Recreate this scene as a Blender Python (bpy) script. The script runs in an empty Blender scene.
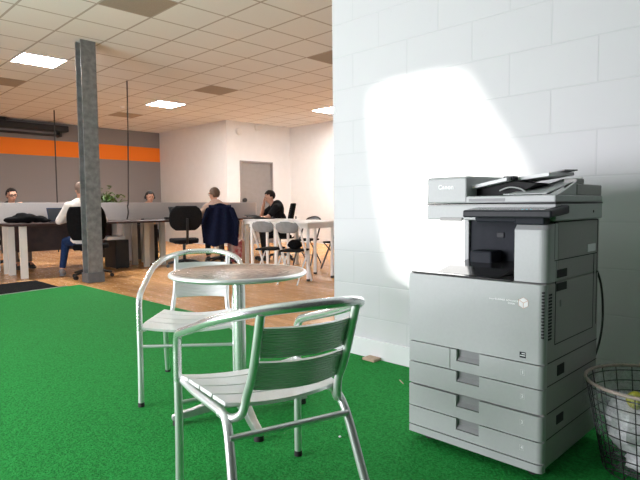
import bpy, bmesh, math, random
from mathutils import Vector, Matrix, Quaternion, noise
random.seed(7)
PI = math.pi
S = bpy.context.scene
COL = S.collection

# ------------------------------------------------------------------ camera
EYE = 1.05
YAW, PITCH, ROLL, FPX = 0.7862623, -0.062357913, -0.00934065, 543.0
def camera():
    cy, sy = math.cos(YAW), math.sin(YAW)
    f = Vector((sy, cy, 0)); r = Vector((cy, -sy, 0)); u = Vector((0, 0, 1))
    f2 = f*math.cos(PITCH) + u*math.sin(PITCH); u2 = u*math.cos(PITCH) - f*math.sin(PITCH)
    r3 = r*math.cos(ROLL) + u2*math.sin(ROLL); u3 = u2*math.cos(ROLL) - r*math.sin(ROLL)
    cd = bpy.data.cameras.new('camera'); co = bpy.data.objects.new('camera', cd); COL.objects.link(co)
    m = Matrix((r3, u3, -f2)).transposed().to_4x4(); m.translation = (0, 0, EYE)
    co.matrix_world = m
    cd.sensor_fit = 'HORIZONTAL'; cd.sensor_width = 36; cd.lens = FPX/640*36
    cd.clip_start = .02
    S.camera = co
camera()

# ------------------------------------------------------------------ view, sky, daylight
S.view_settings.view_transform = 'Standard'; S.view_settings.look = 'None'
S.view_settings.gamma = 1; S.view_settings.use_curve_mapping = False
S.view_settings.exposure = 0.0
W = bpy.data.worlds.new('sky'); S.world = W; W.use_nodes = True
W.node_tree.nodes['Background'].inputs[0].default_value = (.80, .90, 1, 1)
W.node_tree.nodes['Background'].inputs[1].default_value = 1.6

def area(name, loc, rot, sx, sy, power, col):
    l = bpy.data.lights.new(name, 'AREA'); l.shape = 'RECTANGLE'; l.size = sx; l.size_y = sy
    l.energy = power; l.color = col
    o = bpy.data.objects.new(name, l); COL.objects.link(o); o.location = loc; o.rotation_euler = rot
    return o
# daylight through the long shop window in the wall behind the photographer's left shoulder
area('window_daylight', (-2.42, 4.15, 1.15), (0, -PI/2, 0), 1.7, 4.3, 365, (.96, .93, 1))
# daylight through the glazing of the bay behind the block wall
area('bay_daylight', (6.7, -3.12, 1.7), (PI/2, 0, PI), 5.0, 2.6, 640, (1, .985, .975))
SUN_PATCH = [(2.256, 1.79), (1.789, 1.807), (1.394, 1.205), (1.391, 0.909), (1.602, 0.642), (2.08, 0.605), (2.2, 1.148), (2.25, 1.57)]   # (y, z) on the block wall
SUN_DIR = Vector((1, -.62, -.20)).normalized()
sl = bpy.data.lights.new('sun', 'SUN'); sl.energy = 16; sl.angle = math.radians(1.7); sl.color = (1, .97, .92)
so = bpy.data.objects.new('sun', sl); COL.objects.link(so)
so.rotation_euler = SUN_DIR.to_track_quat('-Z', 'Y').to_euler()

# ------------------------------------------------------------------ materials
def mat(name, col=(.5, .5, .5), rough=.5, metal=0.0, spec=None, emit=None, estr=0, alpha=None):
    m = bpy.data.materials.new(name); m.use_nodes = True
    b = m.node_tree.nodes['Principled BSDF']
    b.inputs['Base Color'].default_value = (*col, 1); b.inputs['Roughness'].default_value = rough
    b.inputs['Metallic'].default_value = metal
    if spec is not None: b.inputs['Specular IOR Level'].default_value = spec
    if emit: b.inputs['Emission Color'].default_value = (*emit, 1); b.inputs['Emission Strength'].default_value = estr
    if alpha is not None: b.inputs['Alpha'].default_value = alpha
    return m
def N(m, t, **k):
    n = m.node_tree.nodes.new(t)
    for a, v in k.items(): setattr(n, a, v)
    return n
def L(m, a, b): m.node_tree.links.new(a, b)
def bsdf(m): return m.node_tree.nodes['Principled BSDF']
def coords(m, scale=(1, 1, 1), loc=(0, 0, 0), rot=(0, 0, 0)):
    t = N(m, 'ShaderNodeTexCoord'); p = N(m, 'ShaderNodeMapping')
    p.inputs['Scale'].default_value = scale; p.inputs['Location'].default_value = loc; p.inputs['Rotation'].default_value = rot
    L(m, t.outputs['Object'], p.inputs[0]); return p.outputs[0]
def math_(m, op, a, b=None):
    n = N(m, 'ShaderNodeMath', operation=op)
    for i, v in enumerate((a, b)):
        if v is None: continue
        if isinstance(v, (int, float)): n.inputs[i].default_value = v
        else: L(m, v, n.inputs[i])
    return n.outputs[0]
def mixc(m, fac, a, b):
    n = N(m, 'ShaderNodeMix', data_type='RGBA')
    if isinstance(fac, (int, float)): n.inputs[0].default_value = fac
    else: L(m, fac, n.inputs[0])
    for i, v in ((6, a), (7, b)):
        if isinstance(v, tuple): n.inputs[i].default_value = (*v, 1)
        else: L(m, v, n.inputs[i])
    return n.outputs[2]
def bump(m, h, strength=.3, dist=.01):
    n = N(m, 'ShaderNodeBump'); n.inputs['Strength'].default_value = strength; n.inputs['Distance'].default_value = dist
    L(m, h, n.inputs['Height']); L(m, n.outputs[0], bsdf(m).inputs['Normal']); return n
def noisy(name, a, b, scale=20, rough=.6, bstr=.15, bdist=.004, detail=3, metal=0, stretch=(1, 1, 1), spec=None):
    m = mat(name, a, rough, metal, spec)
    n = N(m, 'ShaderNodeTexNoise'); n.inputs['Scale'].default_value = scale; n.inputs['Detail'].default_value = detail
    L(m, coords(m, stretch), n.inputs['Vector'])
    r = N(m, 'ShaderNodeMapRange'); r.inputs[1].default_value = .35; r.inputs[2].default_value = .65
    L(m, n.outputs[0], r.inputs[0])
    L(m, mixc(m, r.outputs[0], a, b), bsdf(m).inputs['Base Color'])
    if bstr: bump(m, n.outputs[0], bstr, bdist)
    return m

def m_blockwall():
    m = mat('painted block', (.80, .81, .82), .55)
    t = N(m, 'ShaderNodeTexCoord'); s = N(m, 'ShaderNodeSeparateXYZ'); L(m, t.outputs['Object'], s.inputs[0])
    c = N(m, 'ShaderNodeCombineXYZ'); L(m, math_(m, 'SUBTRACT', s.outputs[1], 1.375), c.inputs[0]); L(m, math_(m, 'SUBTRACT', s.outputs[2], .06), c.inputs[1])
    b = N(m, 'ShaderNodeTexBrick'); b.inputs['Scale'].default_value = 1; b.inputs['Brick Width'].default_value = .45; b.inputs['Row Height'].default_value = .225
    b.inputs['Mortar Size'].default_value = .005; b.inputs['Mortar Smooth'].default_value = .6
    b.inputs['Color1'].default_value = (.66, .665, .675, 1); b.inputs['Color2'].default_value = (.65, .656, .668, 1); b.inputs['Mortar'].default_value = (.615, .625, .635, 1)
    L(m, c.outputs[0], b.inputs['Vector'])
    n = N(m, 'ShaderNodeTexNoise'); n.inputs['Scale'].default_value = 55; n.inputs['Detail'].default_value = 4; L(m, t.outputs['Object'], n.inputs['Vector'])
    p = N(m, 'ShaderNodeMapRange'); p.inputs[1].default_value = .66; p.inputs[2].default_value = .72; L(m, n.outputs[0], p.inputs[0])
    L(m, mixc(m, math_(m, 'MULTIPLY', p.outputs[0], .22), b.outputs[0], (.55, .55, .56)), bsdf(m).inputs['Base Color'])
    h = math_(m, 'SUBTRACT', math_(m, 'MULTIPLY', n.outputs[0], .25), math_(m, 'MULTIPLY', b.outputs['Fac'], .8))
    bump(m, h, .4, .003)
    return m
def m_ceiling():
    m = mat('mineral ceiling tile', (.66, .62, .56), .9)
    t = N(m, 'ShaderNodeTexCoord'); s = N(m, 'ShaderNodeSeparateXYZ'); L(m, t.outputs['Object'], s.inputs[0])
    ds = []
    for k, o in ((0, 2.469*1.093), (1, 4.498*1.093)):
        v = math_(m, 'MULTIPLY', math_(m, 'SUBTRACT', s.outputs[k], o), 1/(.6*1.093))
        ds.append(math_(m, 'ABSOLUTE', math_(m, 'SUBTRACT', math_(m, 'FRACT', math_(m, 'ADD', v, .5)), .5)))
    d = math_(m, 'MINIMUM', *ds)
    line = math_(m, 'LESS_THAN', d, .021)
    n = N(m, 'ShaderNodeTexNoise'); n.inputs['Scale'].default_value = 60; n.inputs['Detail'].default_value = 3; L(m, t.outputs['Object'], n.inputs['Vector'])
    base = mixc(m, n.outputs[0], (.79, .81, .80), (.85, .87, .86))
    L(m, mixc(m, line, base, (.46, .44, .41)), bsdf(m).inputs['Base Color'])
    return m
def m_wood():
    m = mat('oiled plank floor', (.5, .25, .1), .22)
    t = N(m, 'ShaderNodeTexCoord')
    mp = N(m, 'ShaderNodeMapping'); mp.inputs['Rotation'].default_value = (0, 0, PI/2); L(m, t.outputs['Object'], mp.inputs[0])
    b = N(m, 'ShaderNodeTexBrick'); b.inputs['Scale'].default_value = 1; b.inputs['Brick Width'].default_value = 1.3; b.inputs['Row Height'].default_value = .11
    b.inputs['Mortar Size'].default_value = .0015; b.offset = .37
    b.inputs['Color1'].default_value = (.58, .27, .085, 1); b.inputs['Color2'].default_value = (.86, .46, .19, 1); b.inputs['Mortar'].default_value = (.22, .09, .03, 1)
    L(m, mp.outputs[0], b.inputs['Vector'])
    n = N(m, 'ShaderNodeTexNoise'); n.inputs['Scale'].default_value = 9; n.inputs['Detail'].default_value = 5
    L(m, coords(m, (9, .7, 1)), n.inputs['Vector'])
    L(m, mixc(m, math_(m, 'MULTIPLY', n.outputs[0], .55), b.outputs[0], (.72, .36, .13)), bsdf(m).inputs['Base Color'])
    L(m, math_(m, 'ADD', math_(m, 'MULTIPLY', n.outputs[0], .18), .16), bsdf(m).inputs['Roughness'])
    return m
def m_turf():
    m = mat('green turf pile', (.02, .26, .045), .85, 0, .15)
    n = N(m, 'ShaderNodeTexNoise'); n.inputs['Scale'].default_value = 95; n.inputs['Detail'].default_value = 3; L(m, coords(m), n.inputs['Vector'])
    n2 = N(m, 'ShaderNodeTexNoise'); n2.inputs['Scale'].default_value = 2.2; n2.inputs['Detail'].default_value = 3; L(m, coords(m, (1, 2.2, 1)), n2.inputs['Vector'])
    r = N(m, 'ShaderNodeMapRange'); r.inputs[1].default_value = .36; r.inputs[2].default_value = .66; L(m, n.outputs[0], r.inputs[0])
    a = mixc(m, r.outputs[0], (.008, .15, .022), (.024, .33, .062))
    L(m, mixc(m, math_(m, 'MULTIPLY', n2.outputs[0], .5), a, (.016, .25, .045)), bsdf(m).inputs['Base Color'])
    bump(m, n.outputs[0], .6, .012)
    return m
def m_farwall():
    m = mat('grey wall with orange band', (.24, .23, .24), .8)
    t = N(m, 'ShaderNodeTexCoord'); s = N(m, 'ShaderNodeSeparateXYZ'); L(m, t.outputs['Object'], s.inputs[0])
    band = math_(m, 'MULTIPLY', math_(m, 'GREATER_THAN', s.outputs[2], 2.465), math_(m, 'LESS_THAN', s.outputs[2], 2.892))
    L(m, mixc(m, band, (.25, .235, .235), (.92, .22, .012)), bsdf(m).inputs['Base Color'])
    return m
def m_ribbed(name, col, axis, period, rough):
    m = mat(name, col, rough, .78)
    t = N(m, 'ShaderNodeTexCoord'); s = N(m, 'ShaderNodeSeparateXYZ'); L(m, t.outputs['Object'], s.inputs[0])
    w = math_(m, 'SINE', math_(m, 'MULTIPLY', s.outputs[axis], 2*PI/period))
    bump(m, w, .8, .0022)
    return m
def m_pearled():
    m = mat('swirl polished steel', (.82, .81, .80), .17, 1)
    s = N(m, 'ShaderNodeSeparateXYZ'); L(m, coords(m, rot=(0, 0, PI/4)), s.inputs[0])
    q = [math_(m, 'SUBTRACT', math_(m, 'FRACT', math_(m, 'MULTIPLY', s.outputs[k], 8.5)), .5) for k in (0, 1)]
    d = math_(m, 'SQRT', math_(m, 'ADD', math_(m, 'MULTIPLY', q[0], q[0]), math_(m, 'MULTIPLY', q[1], q[1])))
    bump(m, math_(m, 'SINE', math_(m, 'MULTIPLY', d, 22)), .22, .002)
    L(m, mixc(m, math_(m, 'MULTIPLY', d, 1.2), (.95, .94, .93), (.66, .65, .64)), bsdf(m).inputs['Base Color'])
    return m
def m_film():
    m = bpy.data.materials.new('clear bag film'); m.use_nodes = True; nt = m.node_tree; nt.nodes.clear()
    o = nt.nodes.new('ShaderNodeOutputMaterial'); mx = nt.nodes.new('ShaderNodeMixShader')
    a = nt.nodes.new('ShaderNodeBsdfTransparent'); b = nt.nodes.new('ShaderNodeBsdfPrincipled')
    b.inputs['Base Color'].default_value = (.45, .47, .49, 1); b.inputs['Roughness'].default_value = .25
    n = nt.nodes.new('ShaderNodeTexNoise'); n.inputs['Scale'].default_value = 26
    r = nt.nodes.new('ShaderNodeMapRange'); r.inputs[1].default_value = .4; r.inputs[2].default_value = .75; r.inputs[3].default_value = .02; r.inputs[4].default_value = .24
    nt.links.new(n.outputs[0], r.inputs[0]); nt.links.new(r.outputs[0], mx.inputs[0])
    nt.links.new(a.outputs[0], mx.inputs[1]); nt.links.new(b.outputs[0], mx.inputs[2]); nt.links.new(mx.outputs[0], o.inputs[0])
    return m

M = dict(
    block=m_blockwall(), ceil=m_ceiling(), wood=m_wood(), turf=m_turf(), far=m_farwall(),
    white_wall=noisy('cream white wall', (.79, .78, .765), (.81, .80, .785), 6, .8, .05),
    plain_wall=noisy('dim grey plaster', (.10, .10, .10), (.12, .12, .12), 4, .9, 0),
    skirting=noisy('white gloss board', (.84, .85, .86), (.82, .83, .84), 10, .4, 0),
    steel_paint=noisy('grey painted steel', (.13, .13, .128), (.21, .21, .205), 14, .5, .15),
    plinth=noisy('grey painted plinth', (.10, .105, .11), (.13, .135, .14), 10, .6, .1),
    dark_metal=noisy('black housing', (.008, .008, .008), (.014, .014, .014), 10, .5, 0),
    tile_dark=noisy('dark vent tile', (.34, .30, .25), (.38, .34, .28), 90, .9, .1),
    lamp=mat('lit diffuser', (1, 1, 1), .5, emit=(1, .99, .985), estr=120),
    lamp_frame=noisy('white lamp frame', (.7, .68, .64), (.72, .70, .66), 10, .5, 0),
    white_plastic=noisy('white plastic', (.78, .76, .73), (.80, .78, .75), 10, .4, 0),
    rail=noisy('polished aluminium tube', (.90, .91, .91), (.86, .87, .87), 8, .27, 0, metal=.85, stretch=(1, 1, 6)),
    leg=noisy('satin aluminium tube', (.86, .87, .87), (.82, .83, .83), 8, .36, 0, metal=.8),
    slat=m_ribbed('ribbed aluminium seat slat', (.92, .92, .92), 1, .0085, .46),
    bslat=m_ribbed('ribbed aluminium back slat', (.84, .84, .84), 2, .0085, .52),
    pearl=m_pearled(),
    cast=noisy('cast aluminium', (.70, .71, .71), (.62, .63, .63), 12, .38, .05, metal=1),
    rubber=noisy('black rubber', (.012, .012, .012), (.02, .02, .02), 20, .7, 0),
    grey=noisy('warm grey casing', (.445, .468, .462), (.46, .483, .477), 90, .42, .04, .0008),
    grey_shaded=noisy('shaded casing grey', (.33, .325, .312), (.345, .34, .327), 90, .45, .04, .0008),  # casing grey again, darkened: the side's shade put into the colour
    pocket=noisy('handle pocket grey', (.26, .265, .27), (.29, .295, .30), 20, .5, 0),
    seam=noisy('shadow gap', (.012, .012, .013), (.016, .016, .017), 20, .8, 0),
    dkblue=noisy('slate grey plastic', (.014, .018, .025), (.019, .023, .031), 20, .6, 0, spec=.2),
    dkgloss=noisy('dark output tray', (.02, .019, .019), (.026, .025, .025), 20, .14, 0),
    panel=noisy('console plastic', (.012, .015, .019), (.017, .020, .025), 20, .5, 0, spec=.3),
    glass_dark=mat('touch glass', (.03, .035, .04), .08),
    lighttext=mat('pale print', (.93, .94, .94), .5),
    midtext=mat('grey print', (.62, .63, .62), .5),
    orange=noisy('orange print', (.55, .22, .08), (.5, .2, .07), 20, .5, 0),
    paper=noisy('white paper', (.86, .87, .88), (.90, .91, .92), 8, .7, .2),
    film=m_film(),
    wire=noisy('black wire', (.008, .008, .008), (.014, .014, .014), 20, .45, 0),
    rimbeige=noisy('bleached rim tube', (.50, .40, .33), (.42, .33, .27), 12, .5, 0),
    yellow=noisy('yellow paper', (.62, .60, .06), (.55, .52, .05), 12, .6, .1),
    desk_dark=noisy('dark stained desktop', (.035, .016, .014), (.055, .025, .02), 10, .35, 0, stretch=(1, 8, 1)),
    desk_white=noisy('white desk panel', (.72, .70, .64), (.75, .73, .67), 10, .5, 0),
    table_white=noisy('white tabletop', (.90, .89, .87), (.88, .87, .85), 10, .35, 0),
    screen=noisy('grey felt screen', (.42, .39, .38), (.45, .42, .41), 70, .9, .1),
    black_cloth=noisy('black upholstery', (.003, .003, .0035), (.007, .007, .0075), 60, .9, .2, spec=.12),
    char_cloth=noisy('charcoal upholstery', (.009, .009, .010), (.015, .015, .016), 60, .9, .2, spec=.12),
    navy=noisy('navy cloth', (.003, .005, .019), (.005, .008, .027), 30, .85, .4, .01, spec=.12),
    black_plastic=noisy('black plastic', (.008, .008, .009), (.013, .013, .014), 20, .4, 0),
    skin=noisy('skin', (.52, .26, .17), (.56, .29, .19), 14, .5, .03),
    hair_dark=noisy('dark hair', (.010, .007, .006), (.02, .014, .011), 60, .6, .3, stretch=(1, 1, .3), spec=.12),
    hair_brown=noisy('brown hair', (.085, .045, .025), (.13, .07, .04), 60, .6, .3, stretch=(1, 1, .3)),
    hair_grey=noisy('grey brown hair', (.16, .10, .075), (.24, .16, .12), 60, .6, .3, stretch=(1, 1, .3)),
    shirt_white=noisy('white shirt', (.72, .66, .60), (.78, .72, .66), 12, .8, .4, .01, spec=.12),
    shirt_beige=noisy('pinkish beige knit', (.46, .31, .25), (.52, .36, .29), 40, .9, .4, .008, spec=.12),
    shirt_black=noisy('black tee', (.008, .008, .009), (.014, .014, .015), 20, .9, .3, .01, spec=.12),
    shirt_dark=noisy('dark jumper', (.02, .018, .018), (.03, .027, .027), 20, .9, .3, spec=.12),
    shirt_tan=noisy('tan top', (.50, .28, .17), (.55, .31, .20), 20, .9, .3),
    jeans=noisy('blue jeans', (.010, .025, .075), (.016, .035, .10), 40, .9, .3, spec=.12),
    khaki=noisy('taupe trousers', (.17, .12, .09), (.21, .15, .11), 30, .9, .3, spec=.12),
    trouser_dark=noisy('dark trousers', (.010, .010, .013), (.018, .018, .02), 30, .9, .3, spec=.12),
    sock=noisy('grey sock shoe', (.14, .14, .145), (.2, .2, .205), 40, .9, .2),
    eye=mat('dark eye', (.02, .014, .01), .2),
    lip=mat('lip', (.36, .13, .10), .5),
    leaf=noisy('green leaf', (.045, .10, .016), (.09, .17, .03), 12, .5, .1),
    soil=noisy('potting soil', (.03, .02, .014), (.05, .035, .025), 30, .9, .4),
    chair_shell=noisy('silver folding chair back', (.23, .24, .245), (.27, .28, .285), 20, .4, 0),
    fold_white=noisy('pale tube', (.82, .82, .81), (.86, .86, .85), 20, .35, 0),
    fold_dark=noisy('dark tube', (.03, .028, .028), (.045, .04, .04), 20, .4, 0),
    door=noisy('grey door leaf', (.235, .215, .205), (.25, .23, .22), 8, .6, 0),
    door_frame=noisy('grey door frame', (.24, .21, .20), (.25, .22, .21), 8, .5, 0),
    matdark=noisy('black coir mat', (.003, .003, .003), (.008, .008, .008), 120, .95, .5, .01, spec=.12),
    trimstrip=noisy('metal edge strip', (.42, .46, .42), (.38, .42, .38), 20, .4, 0, metal=.5),
    card=noisy('beige card', (.55, .38, .28), (.6, .43, .32), 20, .8, .1),
    redbag=noisy('pink patterned cloth', (.50, .035, .07), (.68, .60, .56), 13, .8, .2),
    kraft=noisy('brown paper', (.58, .36, .24), (.64, .42, .29), 9, .8, .2),
    laptop=noisy('laptop shell', (.02, .02, .022), (.03, .03, .032), 20, .35, 0),
    bluescreen=mat('laptop lid blue', (.012, .022, .06), .25),
    blocker=noisy('opposite facade', (.30, .28, .26), (.36, .34, .32), 3, .9, .1),
    bounce_dark=noisy('charcoal bounce blocker', (.03, .03, .029), (.036, .036, .034), 5, .85, 0),
    sheen_grey=noisy('screen with painted sheen', (.30, .31, .31), (.32, .33, .33), 10, .12, 0),  # pale base colour stands for light reflected on the touch screen
    cyanlamp=mat('teal indicator', (.05, .45, .5), .4),
    rimsteel=noisy('satin steel rim', (.86, .86, .86), (.82, .82, .82), 8, .5, 0, metal=1),
    wframe=noisy('window frame paint', (.5, .5, .5), (.52, .52, .52), 8, .5, 0),
)

# ------------------------------------------------------------------ mesh helpers
def smooth_path(pts, k=6):
    P = [Vector(p) for p in pts]; out = []
    for i in range(len(P)-1):
        p0 = P[max(i-1, 0)]; p1 = P[i]; p2 = P[i+1]; p3 = P[min(i+2, len(P)-1)]
        for j in range(k):
            t = j/k
            out.append(.5*((2*p1) + (p2-p0)*t + (2*p0-5*p1+4*p2-p3)*t*t + (3*p1-p0-3*p2+p3)*t**3))
    out.append(P[-1]); return out
class B:
    def __init__(s, off=(0, 0, 0)):
        s.bm = bmesh.new(); s.off = Vector(off)
    def v(s, p): return s.bm.verts.new(Vector(p) - s.off)
    def face(s, vs, mi=0):
        try:
            f = s.bm.faces.new(vs); f.material_index = mi; return f
        except ValueError: return None
    def box(s, x0, x1, y0, y1, z0, z1, mi=0):
        vs = [s.v((x, y, z)) for z in (z0, z1) for x, y in ((x0, y0), (x1, y0), (x1, y1), (x0, y1))]
        for q in ((3, 2, 1, 0), (4, 5, 6, 7), (0, 1, 5, 4), (1, 2, 6, 5), (2, 3, 7, 6), (3, 0, 4, 7)): s.face([vs[i] for i in q], mi)
        return s
    def prism(s, poly, d, mi=0):
        """closed polygon of 3D points swept by the vector d"""
        d = Vector(d); a = [s.v(p) for p in poly]; b = [s.v(Vector(p)+d) for p in poly]; n = len(a)
        s.face(a[::-1], mi); s.face(b, mi)
        for i in range(n): s.face([a[i], a[(i+1) % n], b[(i+1) % n], b[i]], mi)
        return s
    def obox(s, c, ax, ay, az, mi=0):
        c = Vector(c); ax, ay, az = map(Vector, (ax, ay, az))
        vs = [s.v(c + i*ax + j*ay + k*az) for k in (-1, 1) for i, j in ((-1, -1), (1, -1), (1, 1), (-1, 1))]
        for q in ((3, 2, 1, 0), (4, 5, 6, 7), (0, 1, 5, 4), (1, 2, 6, 5), (2, 3, 7, 6), (3, 0, 4, 7)): s.face([vs[i] for i in q], mi)
        return s
    def tube(s, pts, r, seg=10, closed=False, caps=True, mi=0, flat=1.0):
        P = [Vector(p) for p in pts]; n = len(P)
        R = r if isinstance(r, (list, tuple)) else [r]*n
        T = []
        for i in range(n):
            a = P[(i-1) % n] if closed or i > 0 else P[i]; b = P[(i+1) % n] if closed or i < n-1 else P[i]
            T.append((b-a).normalized())
        up = Vector((0, 0, 1)) if abs(T[0].z) < .9 else Vector((1, 0, 0))
        u = T[0].cross(up).normalized(); rings = []
        for i in range(n):
            if i: u = (u - T[i]*u.dot(T[i])).normalized()
            w = T[i].cross(u)
            rings.append([s.v(P[i] + (u*math.cos(2*PI*k/seg) + w*flat*math.sin(2*PI*k/seg))*R[i]) for k in range(seg)])
        for i in range(n if closed else n-1):
            a, b = rings[i], rings[(i+1) % n]
            for k in range(seg): s.face([a[k], a[(k+1) % seg], b[(k+1) % seg], b[k]], mi)
        if caps and not closed: s.face(rings[0][::-1], mi); s.face(rings[-1], mi)
        return s
    def cyl(s, p0, p1, r0, r1=None, seg=16, mi=0): return s.tube([p0, p1], [r0, r0 if r1 is None else r1], seg, mi=mi)
    def lathe(s, prof, c=(0, 0, 0), seg=32, mi=0):
        c = Vector(c); rings = []
        for r, z in prof:
            rings.append([s.v(c+Vector((0, 0, z)))] if r < 1e-6 else [s.v(c+Vector((r*math.cos(2*PI*k/seg), r*math.sin(2*PI*k/seg), z))) for k in range(seg)])
        for a, b in zip(rings, rings[1:]):
            for k in range(seg):
                q = [a[k % len(a)], a[(k+1) % len(a)], b[(k+1) % len(b)], b[k % len(b)]]
                u = []
                for x in q:
                    if x not in u: u.append(x)
                if len(u) > 2: s.face(u, mi)
        return s
    def ell(s, c, r, rot=None, seg=14, rings=9, mi=0):
        c = Vector(c); rot = rot or Matrix.Identity(3); R = []
        for i in range(rings+1):
            th = PI*i/rings
            if i in (0, rings): R.append([s.v(c + rot @ Vector((0, 0, r[2]*math.cos(th))))])
            else: R.append([s.v(c + rot @ Vector((r[0]*math.sin(th)*math.cos(2*PI*k/seg), r[1]*math.sin(th)*math.sin(2*PI*k/seg), r[2]*math.cos(th)))) for k in range(seg)])
        for a, b in zip(R, R[1:]):
            for k in range(seg):
                if len(a) == 1: s.face([a[0], b[k], b[(k+1) % seg]], mi)
                elif len(b) == 1: s.face([a[k], b[0], a[(k+1) % seg]], mi)
                else: s.face([a[k], b[k], b[(k+1) % seg], a[(k+1) % seg]], mi)
        return s
    def capsule(s, p0, p1, r0, r1, seg=12):
        p0, p1 = Vector(p0), Vector(p1); d = p1-p0; l = d.length; t = d.normalized(); pts, rs = [], []
        for a in (-90, -60, -30): pts.append(p0 + t*r0*math.sin(math.radians(a))); rs.append(max(r0*math.cos(math.radians(a)), 1e-4))
        for q in (0, .5, 1): pts.append(p0+d*q); rs.append(r0+(r1-r0)*q)
        for a in (30, 60, 90): pts.append(p1 + t*r1*math.sin(math.radians(a))); rs.append(max(r1*math.cos(math.radians(a)), 1e-4))
        return s.tube(pts, rs, seg)
    def sheet(s, fn, nu, nv, th, mi=0):
        """solid curved slab: fn(u,v)->(point, normal); th thickness"""
        G = [[[None]*(nv+1) for _ in range(nu+1)] for _ in range(2)]
        for i in range(nu+1):
            for j in range(nv+1):
                p, n = fn(i/nu, j/nv); p, n = Vector(p), Vector(n).normalized()
                G[0][i][j] = s.v(p + n*th/2); G[1][i][j] = s.v(p - n*th/2)
        for i in range(nu):
            for j in range(nv):
                s.face([G[0][i][j], G[0][i+1][j], G[0][i+1][j+1], G[0][i][j+1]], mi)
                s.face([G[1][i][j+1], G[1][i+1][j+1], G[1][i+1][j], G[1][i][j]], mi)
        for i in range(nu):
            for j in (0, nv): s.face([G[0][i][j], G[1][i][j], G[1][i+1][j], G[0][i+1][j]], mi)
        for j in range(nv):
            for i in (0, nu): s.face([G[0][i][j], G[0][i][j+1], G[1][i][j+1], G[1][i][j]], mi)
        return s
    def obj(s, name, m, parent=None, smooth=False, bevel=0, bseg=2, angle=40):
        bmesh.ops.recalc_face_normals(s.bm, faces=s.bm.faces)
        me = bpy.data.meshes.new(name); s.bm.to_mesh(me); s.bm.free()
        for x in (m if isinstance(m, (list, tuple)) else [m]): me.materials.append(x)
        o = bpy.data.objects.new(name, me); COL.objects.link(o)
        if parent is not None: o.parent = parent
        if smooth:
            me.polygons.foreach_set('use_smooth', [True]*len(me.polygons)); me.set_sharp_from_angle(angle=math.radians(angle))
        if bevel:
            b = o.modifiers.new('bevel', 'BEVEL'); b.width = bevel; b.segments = bseg; b.limit_method = 'ANGLE'; b.angle_limit = math.radians(40)
        return o
def thing(name, label, cat, loc=(0, 0, 0), rz=0, group=None):
    o = bpy.data.objects.new(name, None); COL.objects.link(o); o.location = loc; o.rotation_euler = (0, 0, rz)
    o.empty_display_size = .1; o['label'] = label; o['category'] = cat
    if group: o['group'] = group
    return o
def tag(o, label, cat, group=None):
    o['label'] = label; o['category'] = cat
    if group: o['group'] = group
    return o
def struct(o): o['kind'] = 'structure'; return o
def remeshed(o, voxel, smooth=4):
    r = o.modifiers.new('r', 'REMESH'); r.mode = 'VOXEL'; r.voxel_size = voxel
    if smooth: k = o.modifiers.new('s', 'SMOOTH'); k.iterations = smooth; k.factor = .5
    dg = bpy.context.evaluated_depsgraph_get(); me = bpy.data.meshes.new_from_object(o.evaluated_get(dg))
    old = o.data; o.modifiers.clear(); o.data = me; me.name = old.name
    if not me.materials:
        for x in old.materials: me.materials.append(x)
    me.polygons.foreach_set('use_smooth', [True]*len(me.polygons)); return o
def text(name, s, size, m, parent, loc, xdir, ydir, off=(0, 0, 0), bold=0, depth=.0006):
    cu = bpy.data.curves.new(name, 'FONT'); cu.body = s; cu.size = size; cu.extrude = depth; cu.align_x = 'CENTER'; cu.align_y = 'CENTER'; cu.offset = bold; cu.space_character = 1.12
    t = bpy.data.objects.new(name, cu); COL.objects.link(t)
    dg = bpy.context.evaluated_depsgraph_get(); me = bpy.data.meshes.new_from_object(t.evaluated_get(dg))
    bpy.data.objects.remove(t); xd, yd = Vector(xdir).normalized(), Vector(ydir).normalized(); zd = xd.cross(yd)
    mt = Matrix((xd, yd, zd)).transposed().to_4x4(); mt.translation = Vector(loc)-Vector(off); me.transform(mt)
    me.materials.clear(); me.materials.append(m)
    o = bpy.data.objects.new(name, me); COL.objects.link(o); o.parent = parent; return o
def copy_tree(o, parent=None):
    c = o.copy(); COL.objects.link(c)
    if parent is not None: c.parent = parent
    for ch in list(o.children): copy_tree(ch, c)
    return c

# ------------------------------------------------------------------ room shell
KC = 1.093                        # the ceiling grid and far walls, measured from the eye
def kz(z): return EYE+(z-EYE)*KC
CZ = EYE+2.116*KC
WX = 2.837                       # face of the block wall
X0, Y0, XE, YE = -2.5, -3.2, 9.93*KC, 14.27*KC
IX, EY = 7.85*KC, 11.03*KC
struct(B().box(X0, XE, Y0, YE, -.1, 0).obj('floor', M['wood']))
struct(B().box(X0, XE, Y0, YE, CZ, CZ+.12).obj('ceiling', M['ceil']))
struct(B().box(WX, WX+.215, Y0, 2.69, 0, CZ).obj('wall_right', M['block']))
struct(B().box(WX-.018, WX, Y0, 2.69, .0, .14).obj('baseboard_right', M['skirting'], bevel=.003))
struct(B().box(X0, IX, YE, YE+.2, 0, CZ).obj('wall_back', M['far']))
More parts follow.
